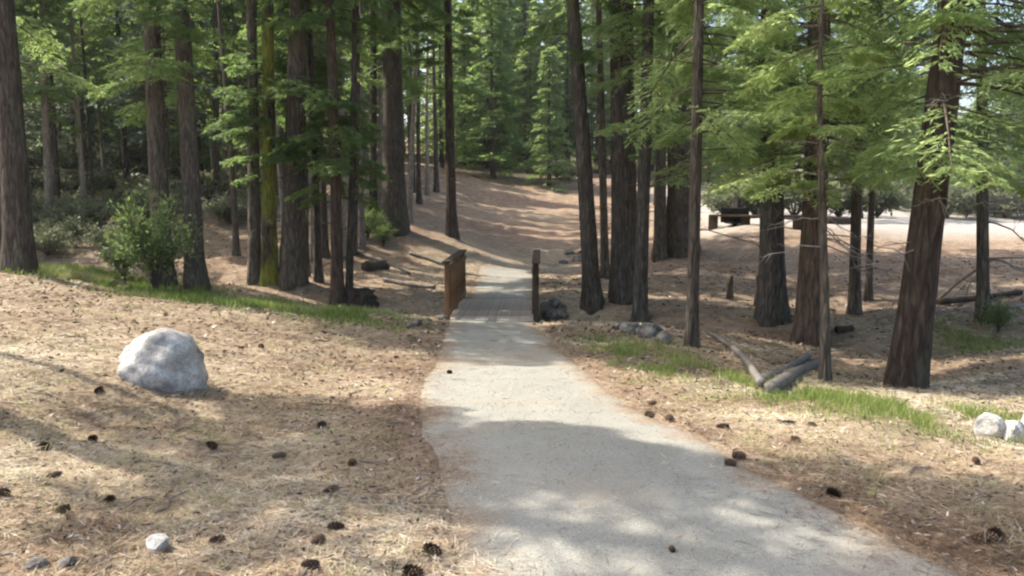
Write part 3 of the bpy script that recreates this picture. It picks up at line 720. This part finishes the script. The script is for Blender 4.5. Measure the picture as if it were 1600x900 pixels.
# ------------------------------------------------------------------ rocks
def rock_mesh(name, seed, sx, sy, sz, mat, rough=.16, sub=3, chop=0):
    import bmesh
    rg = np.random.default_rng(seed)
    bm = bmesh.new(); bmesh.ops.create_icosphere(bm, subdivisions=sub, radius=1)
    co = np.array([v.co[:] for v in bm.verts])
    for _ in range(chop):                               # broken flat faces
        n = rg.normal(0, 1, 3); n /= np.linalg.norm(n); dd = rg.uniform(.55, .85)
        over = np.clip(co @ n - dd, 0, None); co = co - over[:, None] * n * .92
    f = 1 + rough * (noise(co[:, 0] + 5 + seed, co[:, 1] * 1.0 + co[:, 2] * .7, .9, seed % 7) + .5 * noise(co[:, 0] - co[:, 2], co[:, 1] + 3 + seed, .35, 2) + .25 * noise(co[:, 1] + seed, co[:, 2] + co[:, 0] * .5, .15, 1)) * 2
    co = co * f[:, None] * np.array([sx, sy, sz])
    for v, c in zip(bm.verts, co): v.co = c
    for fa in bm.faces: fa.smooth = sub >= 4
    me = bpy.data.meshes.new(name); bm.to_mesh(me); bm.free(); me.materials.append(M[mat]); return me
def rock(name, label, px, py, sx, sy, sz, mat, seed, sink=.3, group=None, rough=.16, sub=3, chop=4, cat='rock', rz=None):
    p = spot(px, py)
    o = new_obj(name, rock_mesh(name, seed, sx, sy, sz, mat, rough, sub, chop)); o.location = (p[0], p[1] + sy * .5, float(H(p[0], p[1] + sy * .5)) + sz * (1 - sink) - sz * .3)
    o.rotation_euler = (0, 0, rnd.uniform(0, 6.28) if rz is None else rz)
    return tag(o, label, cat, group)
rock('boulder', 'big rounded pale grey granite boulder on the needle bank', 238, 592, 0.39, .37, .37, 'boulder', 8, .62, None, .15, 5, 4, 'boulder', 0.3)
for i, (px, py, s) in enumerate([(853, 497, .17), (868, 503, .20), (882, 498, .15), (866, 484, .18), (852, 482, .11), (880, 486, .12)]):
    rock('stone', 'rough grey stone in the pile beside the dark bridge rail', px, py, s, s * .8, s * .75, 'rock', 20 + i, .25, 'stones piled beside the dark bridge rail')
for i, (px, py, s) in enumerate([(690, 500, .11), (668, 503, .09), (652, 508, .10), (640, 512, .08)]):
    rock('stone', 'small pale stone edging the path before the brown bridge rail', px, py, s, s * .8, s * .6, 'rock', 30 + i, .25, 'stones edging the path at the bridge')
for i, (px, py, s) in enumerate([(985, 522, .20), (1018, 530, .22), (1040, 535, .15), (965, 515, .13)]):
    rock('stone', 'dull mossy stone at the foot of the slimmer grey trunk', px, py, s, s * .9, s * .7, 'rock', 40 + i, .3, 'low root stones')
rock('white_rock', 'bright white broken rock on the grassy bank edge', 1550, 683, 0.112, 0.096, 0.104, 'white_rock', 51, .2, 'white rocks on the bank edge', .2, 3, 7)
rock('white_rock', 'bright white broken rock on the grassy bank edge', 1588, 690, 0.120, 0.104, 0.088, 'white_rock', 52, .2, 'white rocks on the bank edge', .2, 3, 7)
rock('white_rock', 'bright white broken rock on the grassy bank edge', 1625, 680, 0.136, 0.104, 0.096, 'white_rock', 53, .2, 'white rocks on the bank edge', .2, 3, 7)
rock('stone', 'small wedge shaped cream stone lying on the needles', 240, 860, .075, .055, .045, 'white_rock', 54, .25, None, .1, 2, 7)
rock('stone', 'low grey stone half sunk in dry litter', 52, 893, .055, .05, .035, 'rock', 55, .45, 'grey stones sunk in dry litter')
rock('stone', 'low grey stone half sunk in dry litter', 104, 888, .05, .045, .035, 'rock', 56, .45, 'grey stones sunk in dry litter')
for i, (px, py, s) in enumerate([(905, 408, .26), (890, 398, .2), (912, 396, .18), (880, 412, .16)]):
    rock('stone', 'pale stone scattered beside the far path past the bridge', px, py, s, s * .8, s * .6, 'rock', 60 + i, .3, 'stones beside the far path')

# ------------------------------------------------------------------ fallen logs and branches
def log(name, label, a, b, r0, r1, mat, seed, lift=(0, 0), group=None, nk=14, seg=12, cat='log'):
    rg = np.random.default_rng(seed)
    t = np.linspace(0, 1, nk); A = np.array(a, float); B = np.array(b, float)
    A[2] += r0 * .75 + lift[0]; B[2] += r1 * .75 + lift[1]
    L = np.linalg.norm(B - A)
    P = A + (B - A) * t[:, None] + rg.normal(0, .02 * L ** .5, (1, 3)) * np.sin(t * PI)[:, None] + rg.normal(0, .003, (nk, 3))
    an = np.linspace(0, 2 * PI, seg, endpoint=False)
    v, f = tubes((P - A)[None], (r0 + (r1 - r0) * t)[None], seg)
    V = v.reshape(nk, seg, 3); c = (P - A)[:, None]
    V = c + (V - c) * (1 + .06 * rg.normal(0, 1, (1, seg, 1)) + .02 * rg.normal(0, 1, (nk, seg, 1)))
    V = np.concatenate([V.reshape(-1, 3), [P[0] - A, P[-1] - A]])
    i = np.arange(seg); j = (i + 1) % seg
    caps = np.concatenate([np.stack([j, i, i * 0 + nk * seg], 1), np.stack([(nk - 1) * seg + i, (nk - 1) * seg + j, i * 0 + nk * seg + 1], 1)])
    me = mesh_np(name, V, [f, caps], True)
    o = new_obj(name, me, M[mat]); o.location = A
    return tag(o, label, cat, group)
log('fallen_log', 'lower of two short grey logs lying together in the hollow', spot(1205, 618), spot(1278, 572), .072, .062, 'log_grey', 1, (.02, .0))
log('fallen_log', 'upper of two short grey logs lying together in the hollow', spot(1190, 604), spot(1262, 560), .062, .052, 'log_grey', 2, (.02, .0))
log('fallen_pole', 'long thin pale pole lying from the slim brown trunk to the logs', spot(1104, 524), spot(1190, 612), .028, .042, 'log_grey', 3, (.05, .05))
log('fallen_branch', 'bleached white branch propped against the ground by the slim trunk', spot(1462, 474), at(1556, 404, 14.6), .035, .02, 'deadwood', 4, (0, 0))
log('fallen_log', 'dark log lying across the slope behind the bleached branch', spot(1470, 478), spot(1595, 462), .07, .06, 'rail_dark', 5, (.03, .03))
log('fallen_log', 'grey log lying low by the slim dark trunk', spot(1545, 486), spot(1625, 478), .06, .05, 'log', 6, (.03, .03))
log('fallen_log', 'dark log lying at the lip of the pale clearing', spot(1292, 350), spot(1328, 350), .17, .15, 'rail_dark', 7)
log('fallen_log', 'short dark log rotting on the slope above the rootball', spot(572, 424), spot(604, 420), .16, .14, 'rail_dark', 8)
log('fallen_log', 'dark log dropped in the duff beside the thin stem', spot(1306, 520), spot(1332, 516), .08, .06, 'rail_dark', 9)
for i, (a, b) in enumerate([((640, 398), (700, 418)), ((560, 398), (640, 430)), ((600, 440), (680, 452))]):
    log('fallen_pole', 'thin grey pole lying on the slope above the creek', spot(*a), spot(*b), .05, .04, 'log', 12 + i, (.02, .02), 'thin poles lying on the slope')
# short stumps and the dark rootball
def stump(name, label, px, py, r, h, mat, seed, cat='stump'):
    rg = np.random.default_rng(seed); p = spot(px, py)
    nz, seg = 9, 16; z = np.linspace(-.2, h, nz); an = np.linspace(0, 2 * PI, seg, endpoint=False)
    rr = r * (1 + .5 * np.exp(-np.clip(z, 0, 9) / .12))[:, None] * (1 + .08 * rg.normal(0, 1, (nz, seg)) + .1 * np.sin(an * 3 + seed)[None])
    Z = np.repeat(z[:, None], seg, 1); Z[-1] += .05 * h * rg.normal(0, 1, seg)
    V = np.concatenate([np.stack([rr * np.cos(an), rr * np.sin(an), Z], -1).reshape(-1, 3), [[0, 0, h - .03]]])
    i = np.arange(seg); j = (i + 1) % seg
    me = mesh_np(name, V, [grid_faces(nz, seg, True), np.stack([(nz - 1) * seg + i, (nz - 1) * seg + j, i * 0 + nz * seg], 1)], True)
    o = new_obj(name, me, M[mat]); o.location = p; return tag(o, label, cat)
stump('stump', 'short brown stump post standing alone in the needle hollow', 1140, 466, .06, .5, 'bark_brown', 1)
stump('stump', 'low broken stump leaning by the dark trunk before the bench', 1187, 478, .10, .62, 'bark_red', 2)
stump('stump', 'dark rotted rootball at the foot of the reddish trunk', 566, 473, .26, .3, 'bark_dark', 3)
# ------------------------------------------------------------------ bench and fire box in the clearing
p0 = spot(1114, 358); p1 = spot(1246, 358)
bc = (p0 + p1) / 2; bl = float(np.linalg.norm((p1 - p0)[:2]))
bench = empty('long_bench', (bc[0], bc[1], bc[2] - .02), math.atan2(p1[1] - p0[1], p1[0] - p0[0]), 'long low dark timber bench on end posts in the pale clearing', 'bench')
for yy in (-.13, .13): timber('seat_plank', (-bl / 2 - .1, yy, .47), (bl / 2 + .1, yy, .47), .23, .07, 'rail_dark', bench)
for s in (-1, 1): timber('post', (s * bl / 2, 0, -.15), (s * bl / 2, 0, .43), .16, .3, 'rail_dark', bench)
timber('post', (-.3, 0, -.15), (-.3, 0, .43), .12, .3, 'rail_dark', bench)
p = spot(1158, 355) + np.array([0, .8, 0]); p[2] = H(p[0], p[1])
fb = empty('fire_box', p, .1, 'squat black iron fire box standing behind the long bench', 'fire box')
for (a, b, w, t) in (((-.26, 0, .1), (-.26, 0, .62), .04, .5), ((.26, 0, .1), (.26, 0, .62), .04, .5)): timber('side_plate', a, b, w, t, 'iron', fb)
timber('back_plate', (0, .26, .1), (0, .26, .62), .48, .03, 'iron', fb); timber('floor_plate', (0, 0, .06), (0, 0, .11), .56, .56, 'iron', fb)
for i in range(7): timber('grate_bar', (-.23 + i * .077, -.24, .6), (-.23 + i * .077, .24, .6), .02, .02, 'iron', fb, bev=.002)
timber('leg', (0, 0, -.2), (0, 0, .07), .14, .14, 'iron', fb)
timber('chimney_post', (.2, .2, .6), (.2, .2, .95), .1, .1, 'iron', fb)

# ------------------------------------------------------------------ shrubs
def shrub_mesh(seed, rx, ry, h, n, leaf, mat, stems=26):
    rg = np.random.default_rng(seed); g = Geo(); PP, RR = [], []; pos = []; dirs = []
    for i in range(stems):
        a = rg.uniform(0, 6.28); e = rg.uniform(.15, 1.0) ** .7; tip = np.array([math.cos(a) * rx * e, math.sin(a) * ry * e, h * rg.uniform(.55, 1.0) * (1 - .35 * e * e)])
        t = np.linspace(0, 1, 5); P = tip * np.stack([t ** 1.4, t ** 1.4, t ** .8], 1) + rg.normal(0, .03 * h, (5, 3)) * t[:, None]
        PP.append(P); RR.append(.012 * (1 - .7 * t))
        m = n // stems; tt = rg.uniform(.25, 1, m) ** .7
        q = np.stack([np.interp(tt, t, P[:, c]) for c in range(3)], 1)
        out = rg.normal(0, 1, (m, 3)); out[:, 2] += .3; q = q + out * .10 * h * rg.random((m, 1)) * np.array([1, 1, .8])
        pos.append(q); dirs.append(out + tip * .6)
    v, f = tubes(np.array(PP), np.array(RR), 4); gs = Geo(); gs.add(v, f, .5, 0)
    q = np.concatenate(pos); d = np.concatenate(dirs); q[:, 2] = np.maximum(q[:, 2], .03)
    nn = np.array([0, 0, 1.]) + rg.normal(0, .6, q.shape); sz = rg.uniform(.6, 1.3, len(q))
    v, f = kites(q, d, nn, leaf * sz, leaf * .5 * sz, .15)
    cl = np.repeat(rg.random(stems), n // stems)
    g.add(v, f, np.repeat(np.clip(cl * .6 + rg.random(len(q)) * .4, 0, 1), 4), 0)
    return g.mesh('foliage', [M[mat]]), gs.mesh('stem', [M['twig']])
def shrub(label, px, py, me, s, group=None, dy=0):
    p = spot(px, py); o = empty('shrub', (p[0], p[1], p[2] - .02), rnd.uniform(0, 6.28), label, 'shrub', group); o.scale = (s, s, s)
    new_obj('foliage', me[0], None, o); new_obj('stem', me[1], None, o)
    return o
big = shrub_mesh(1, .9, .7, 2.15, 4200, .085, 'shrub', 40)
shrub('leafy dark green shrub as tall as a person at the grass edge', 244, 458, big, .95)
shrub('leafy green sapling shrub crowded against the leafy dark shrub', 196, 440, shrub_mesh(2, .6, .5, 1.2, 1800, .08, 'shrub', 24), .85)
sage = [shrub_mesh(5 + i, 1.1, 1.0, 1.1, 2400, .12, 'sage', 30) for i in range(3)]
for i, (px, py, s) in enumerate([(95, 345, 1.1), (150, 352, .9), (60, 318, 1.3), (200, 330, 1.0), (120, 300, 1.3), (330, 318, 1.4), (365, 312, 1.3), (345, 290, 1.4), (210, 300, 1.2), (100, 385, .8), (165, 392, .7), (130, 365, 1.0), (75, 400, .7), (230, 350, 1.1), (270, 335, 1.2), (180, 315, 1.3), (90, 290, 1.5), (150, 280, 1.5), (240, 285, 1.5), (300, 290, 1.4), (385, 340, 1.0), (360, 350, .9), (75, 360, 1.0)]):
    shrub(('big', 'small')[s < 1.15] + ' grey green shrub on the slope behind the grass' + (' under the firs' if py < 320 else ''), px, py, sage[i % 3], s, ('big', 'small')[s < 1.15] + ' grey green shrubs' + (' under the firs' if py < 320 else ' on the slope'))
for i, (px, py, s) in enumerate([(870, 278, 1.2), (890, 282, 1.0), (840, 272, 1.2), (905, 275, 1.3)]):
    shrub('pale green shrub where the far slope meets the wood', px, py, sage[(i + 1) % 3], s, 'pale shrubs at the top of the slope')
for i, (px, py, s) in enumerate([(575, 375, .55), (590, 372, .5), (600, 385, .4)]):
    shrub('small dark fir seedling clump below the stout brown trunk', px, py, big, s, 'seedling clumps below the stout brown trunk')
for i, px in enumerate([1130, 1180, 1240, 1310, 1370, 1480, 1510, 1570, 1620]):
    shrub('grey green shrub along the far edge of the clearing', px, 340 + (i % 2), sage[i % 3], 1.7 + .3 * (i % 3), 'shrubs along the far edge of the clearing')
shrub('low green shrub on the slope by the slim dark trunk', 1560, 520, big, .32)

# ------------------------------------------------------------------ pine cones
def cone_mesh(seed):
    rg = np.random.default_rng(seed); g = Geo(); n = 74
    i = np.arange(n); u = (i + .5) / n; a = i * 2.39996
    prof = np.sin(np.clip(u * 1.02 + .06, 0, 1) * PI) ** .65
    z = (u - .5) * .085; r = .012 + .014 * prof
    b = np.stack([np.cos(a) * r * .4, np.sin(a) * r * .4, z], 1)
    d = np.stack([np.cos(a), np.sin(a), np.full(n, .35) + u * .9], 1) + rg.normal(0, .08, (n, 3)); nr = np.stack([-np.cos(a) * .5, -np.sin(a) * .5, np.ones(n)], 1)
    v, f = kites(b, d, nr, .018 + .019 * prof, .017 + .008 * prof, -.12)
    t = np.tile([.1, .5, 1.0, .5], n); g.add(v, f, t)
    v, f = kites(b - np.array([0, 0, .003]), d, nr, .017 + .018 * prof, .016 + .007 * prof, -.12); g.add(v, f, .08)
    tz = np.linspace(0, 1, 6); P = np.stack([tz * 0, tz * 0, (tz - .5) * .08], 1)
    v, f = tubes(P[None], (.013 * np.sin(tz * PI * .9 + .2))[None], 6); g.add(v, f, .15)
    return g.mesh('pine_cone', [M['cone']])
CM = [cone_mesh(i) for i in range(3)]
LM = [('the boulder', spot(243, 600)), ('the cream wedge stone', spot(240, 860)), ('the two sunken grey stones', spot(80, 890)), ('the white rocks', spot(1580, 690)), ('the fallen logs', spot(1235, 600)), ('the grass strip', spot(330, 470)), ('the thickest trunk', spot(1416, 604))]
def cone(px, py, s, label, group):
    p = spot(px, py)
    if label is None:
        nm, q = min(LM, key=lambda l: np.hypot(*(l[1] - p)[:2])); dd = float(np.hypot(*(q - p)[:2])); po = float(path_out(p[0], p[1]))
        where = 'right beside ' if dd < .7 else 'a stride from ' if dd < 1.5 else 'a few steps from '
        label = ('larger' if s > .86 else 'smaller') + ' pine cone ' + ('at the path edge ' if po < .3 else 'on the needles ') + where + nm; group = label
    o = new_obj('pine_cone', CM[rnd.randrange(3)])
    o.scale = (s * rnd.uniform(.8, 1.1), s * rnd.uniform(.75, 1.1), s * rnd.uniform(.8, 1.25)); o.location = (p[0], p[1], p[2] + rnd.uniform(.010, .024) * s + (.004 if path_out(p[0], p[1]) < 0 else 0))
    o.rotation_euler = (PI / 2 + rnd.uniform(-.3, .3), rnd.uniform(0, 6), rnd.uniform(0, 6.28))
    tag(o, label, 'pine cone', group)
lc = [(83, 747), (173, 785), (100, 800), (341, 848), (497, 850), (527, 829), (487, 890), (673, 866), (643, 902), (503, 668), (550, 727), (435, 716), (517, 770), (612, 588), (408, 543), (258, 493), (6, 775), (155, 612), (145, 690), (330, 700), (70, 705), (620, 560), (510, 480)]
for px, py in lc: cone(px, py, rnd.uniform(.7, 1.0), None, None)
rc = [(1018, 634), (1047, 658), (1014, 652), (1130, 670), (1231, 664), (1268, 665), (1242, 690), (1140, 728), (1153, 717), (1302, 776), (1525, 725), (1330, 560), (1528, 577), (1578, 578)]
for px, py in rc: cone(px, py, rnd.uniform(.7, 1.0), None, None)
for px, py in [(1536, 848), (1556, 842)]: cone(px, py, 1.05, 'pine cone touching another one where the path bends', 'pair of pine cones by the path bend')
for px, py, sc_ in [(703, 584, .8), (1050, 862, .5)]: cone(px, py, sc_, 'single pine cone dropped on the grey gravel path', 'cones on the gravel path')

# ------------------------------------------------------------------ litter, grass, grit
rg = np.random.default_rng(99)
def place_random(n, ymin, ymax, xw, keep):
    y = ymin * (ymax / ymin) ** rg.random(n)
    px = rg.uniform(-860, 860, n) * xw; x = px / FPX * y
    k = keep(x, y); return x[k], y[k]
# needles: lie flat, slightly lifted
def needles_keep(x, y):
    po = path_out(x, y)
    pr = np.where(po < 0, np.where(po > -.5, .03 + .5 * np.clip(1 + po / .5, 0, 1) ** 2, .05), .9) * np.clip(.75 + 1.2 * noise(x, y, .55, 21), .12, 1)
    return (rg.random(len(x)) < pr) & ((y < 14.8) | (y > 18.2))
x, y = place_random(420000, 2.4, 26, 1.08, needles_keep)
z = H(x, y); a = rg.uniform(0, 2 * PI, len(x)); d = np.stack([np.cos(a), np.sin(a), rg.normal(.03, .10, len(x))], 1)
sc = np.clip(y / 6, .8, 3.0)
ln = rg.uniform(.06, .15, len(x)) * np.sqrt(sc); wd = .0034 * sc * rg.uniform(.7, 1.4, len(x))
nr = np.array([0, 0, 1.]) + rg.normal(0, .35, (len(x), 3))
v, f = kites(np.stack([x, y, z + rg.uniform(.002, .014, len(x))], 1), d, nr, ln, wd, .06)
lit_straw = .34 * np.maximum(np.exp(-(((x + 4.0) / 1.7) ** 2 + ((y - 6.7) / 1.0) ** 2)), np.exp(-(((x - 2.9) / 1.5) ** 2 + ((y - 6.3) / .8) ** 2)))  # pale straw tint that also paints in sunlit highlights on mound and right bank
ti = np.clip(.52 + lit_straw + 1.0 * noise(x, y, .8, 22) + .7 * noise(x, y, 2.6, 24) - .32 * np.exp(-(np.clip(path_out(x, y), 0, 9) / .7) ** 2) + .5 * noise(x, y, .2, 23) + rg.normal(0, .28, len(x)), 0, 1)
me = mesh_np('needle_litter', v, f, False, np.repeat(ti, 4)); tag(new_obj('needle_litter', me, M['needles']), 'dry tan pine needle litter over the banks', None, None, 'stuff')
# bark chips and twig bits
x, y = place_random(42000, 2.4, 24, 1.08, lambda x, y: (path_out(x, y) > -.05) & (rg.random(len(x)) < .8))
z = H(x, y); a = rg.uniform(0, 2 * PI, len(x)); d = np.stack([np.cos(a), np.sin(a), rg.normal(.05, .2, len(x))], 1)
sc = np.clip(y / 6, .8, 2.5)
v, f = kites(np.stack([x, y, z + .006], 1), d, np.array([0, 0, 1.]) + rg.normal(0, .5, (len(x), 3)), rg.uniform(.02, .06, len(x)) * sc, rg.uniform(.006, .022, len(x)) * sc, -.15)
me = mesh_np('bark_litter', v, f, False, np.repeat(rg.random(len(x)), 4)); tag(new_obj('bark_litter', me, M['chips']), 'dark bark bits strewn through the needles', None, None, 'stuff')
n = 260; x, y = place_random(n, 2.5, 22, 1.05, lambda x, y: path_out(x, y) > .05)
n = len(x); a = rg.uniform(0, 2 * PI, n); L = rg.uniform(.08, .3, n); t = np.linspace(-.5, .5, 5)
X = x[:, None] + np.cos(a)[:, None] * L[:, None] * t + rg.normal(0, .012, (n, 5)); Y = y[:, None] + np.sin(a)[:, None] * L[:, None] * t + rg.normal(0, .012, (n, 5))
v, f = tubes(np.stack([X, Y, H(X, Y) + .010], -1), rg.uniform(.003, .008, n)[:, None] * np.linspace(1, .5, 5)[None], 4)
me = mesh_np('twig_litter', v, f); tag(new_obj('twig_litter', me, M['log']), 'thin grey twigs strewn over the banks', None, None, 'stuff')
# green grass
def blades(x, y, hmin, hmax, wd, tint, lean=.35):
    n = len(x); z = H(x, y) - .01
    d = np.stack([rg.normal(0, lean, n), rg.normal(0, lean, n), np.ones(n)], 1); nr = np.stack([rg.normal(0, 1, n), rg.normal(0, 1, n), np.full(n, .2)], 1)
    v, f = kites(np.stack([x, y, z], 1), d, nr, rg.uniform(hmin, hmax, n), wd * rg.uniform(.7, 1.3, n), .35)
    return v, f, np.repeat(tint, 4)
g = Geo()
for pts, sg, n, hh in ((Lgrass, .62, 44000, (.05, .19)), (Rgrass, .36, 24000, (.04, .15))):
    c = np.array(pts); i = rg.integers(0, len(c) - 1, n); u = rg.random(n)
    nx = c[np.minimum(i + 1, len(c) - 1)]; far = np.hypot(*(nx - c[i]).T) > 3; nx[far] = c[i][far]
    q = c[i] + (nx - c[i]) * u[:, None] + rg.normal(0, sg, (n, 2)); x, y = q.T
    k = (noise(x, y, .45, 31) + .55 * noise(x, y, .15, 32) > -.03) & (path_out(x, y) > .25); x, y = x[k], y[k]
    wdt = np.clip(y / 9, .7, 1.8)
    g.add(*blades(x, y, hh[0], hh[1], .007 * wdt, np.clip(.5 + .8 * noise(x, y, .9, 33) + rg.normal(0, .18, len(x)), 0, 1)))
x, y = place_random(60000, 3.5, 30, 1.05, lambda x, y: (path_out(x, y) > .15) & (noise(x, y, 1.1, 34) + .6 * noise(x, y, .3, 35) > .33) & (rg.random(len(x)) < .35))
g.add(*blades(x, y, .03, .12, .005 * np.clip(y / 7, .8, 2.2), np.clip(.85 + rg.normal(0, .14, len(x)), 0, 1), .7))
nc = 1500; cx, cy = place_random(nc, 2.6, 16, 1.05, lambda x, y: (path_out(x, y) > .12) & (noise(x, y, 1.3, 36) > -.12)); nb = 34
n = len(cx) * nb; rr = np.abs(rg.normal(0, .06, n)); aa = rg.uniform(0, 6.283, n); x = np.repeat(cx, nb) + rr * np.cos(aa); y = np.repeat(cy, nb) + rr * np.sin(aa)
d = np.stack([np.cos(aa) * 1.1 + rg.normal(0, .5, n), np.sin(aa) * 1.1 + rg.normal(0, .5, n), rg.uniform(.08, .8, n)], 1)
v, f = kites(np.stack([x, y, H(x, y) - .004], 1), d, np.array([0, 0, 1.]) + rg.normal(0, .4, (n, 3)), rg.uniform(.04, .13, n), .004 * np.clip(y / 5, .8, 2), .3)
g.add(v, f, np.repeat(np.clip(np.repeat(rg.normal(.92, .16, len(cx)), nb) + rg.normal(0, .08, n), 0, 1), 4))
tag(new_obj('grass', g.mesh('grass', [M['grass']])), 'green grass strips along both bank edges with dry tufts', None, None, 'stuff')
# grit on the path
x, y = place_random(26000, 2.5, 15, 1.0, lambda x, y: (path_out(x, y) < .12))
n = len(x); s = rg.uniform(.002, .005, n) * np.clip(y / 5, .8, 1.6)
oc = np.array([[1, 0, 0], [-1, 0, 0], [0, 1, 0], [0, -1, 0], [0, 0, .8], [0, 0, -.8]]); of = np.array([[0, 2, 4], [2, 1, 4], [1, 3, 4], [3, 0, 4], [2, 0, 5], [1, 2, 5], [3, 1, 5], [0, 3, 5]])
V = oc[None] * s[:, None, None] * rg.uniform(.6, 1.3, (n, 6, 1)) + np.stack([x, y, H(x, y) + .006], 1)[:, None]
F = (of[None] + (np.arange(n) * 6)[:, None, None]).reshape(-1, 3)
me = mesh_np('path_grit', V.reshape(-1, 3), F, False, np.repeat(rg.random(n), 6)); tag(new_obj('path_grit', me, M['grit']), 'loose grit scattered over the grey path', None, None, 'stuff')
# the hazy forest air
hb, ht = float(GZ.min()) - 1.0, 60.0
hz = box_mesh('haze', 760, 800, ht - hb, 0)
t = NT('forest_air'); t.n.remove(t.b)
pv = t.new('ShaderNodeVolumePrincipled'); pv.inputs['Color'].default_value = (.94, .97, 1.0, 1); pv.inputs['Density'].default_value = .0004; pv.inputs['Anisotropy'].default_value = .3
t.link(pv.outputs[0], t.out.inputs['Volume'])
hz.materials.append(t.m)
o = new_obj('haze', hz); o.location = (0, 60, (ht + hb) / 2); tag(o, 'thin pale haze in the forest air', None, None, 'stuff')
print('TRIS', sum(len(m.loops) - 2 * len(m.polygons) for m in bpy.data.meshes))
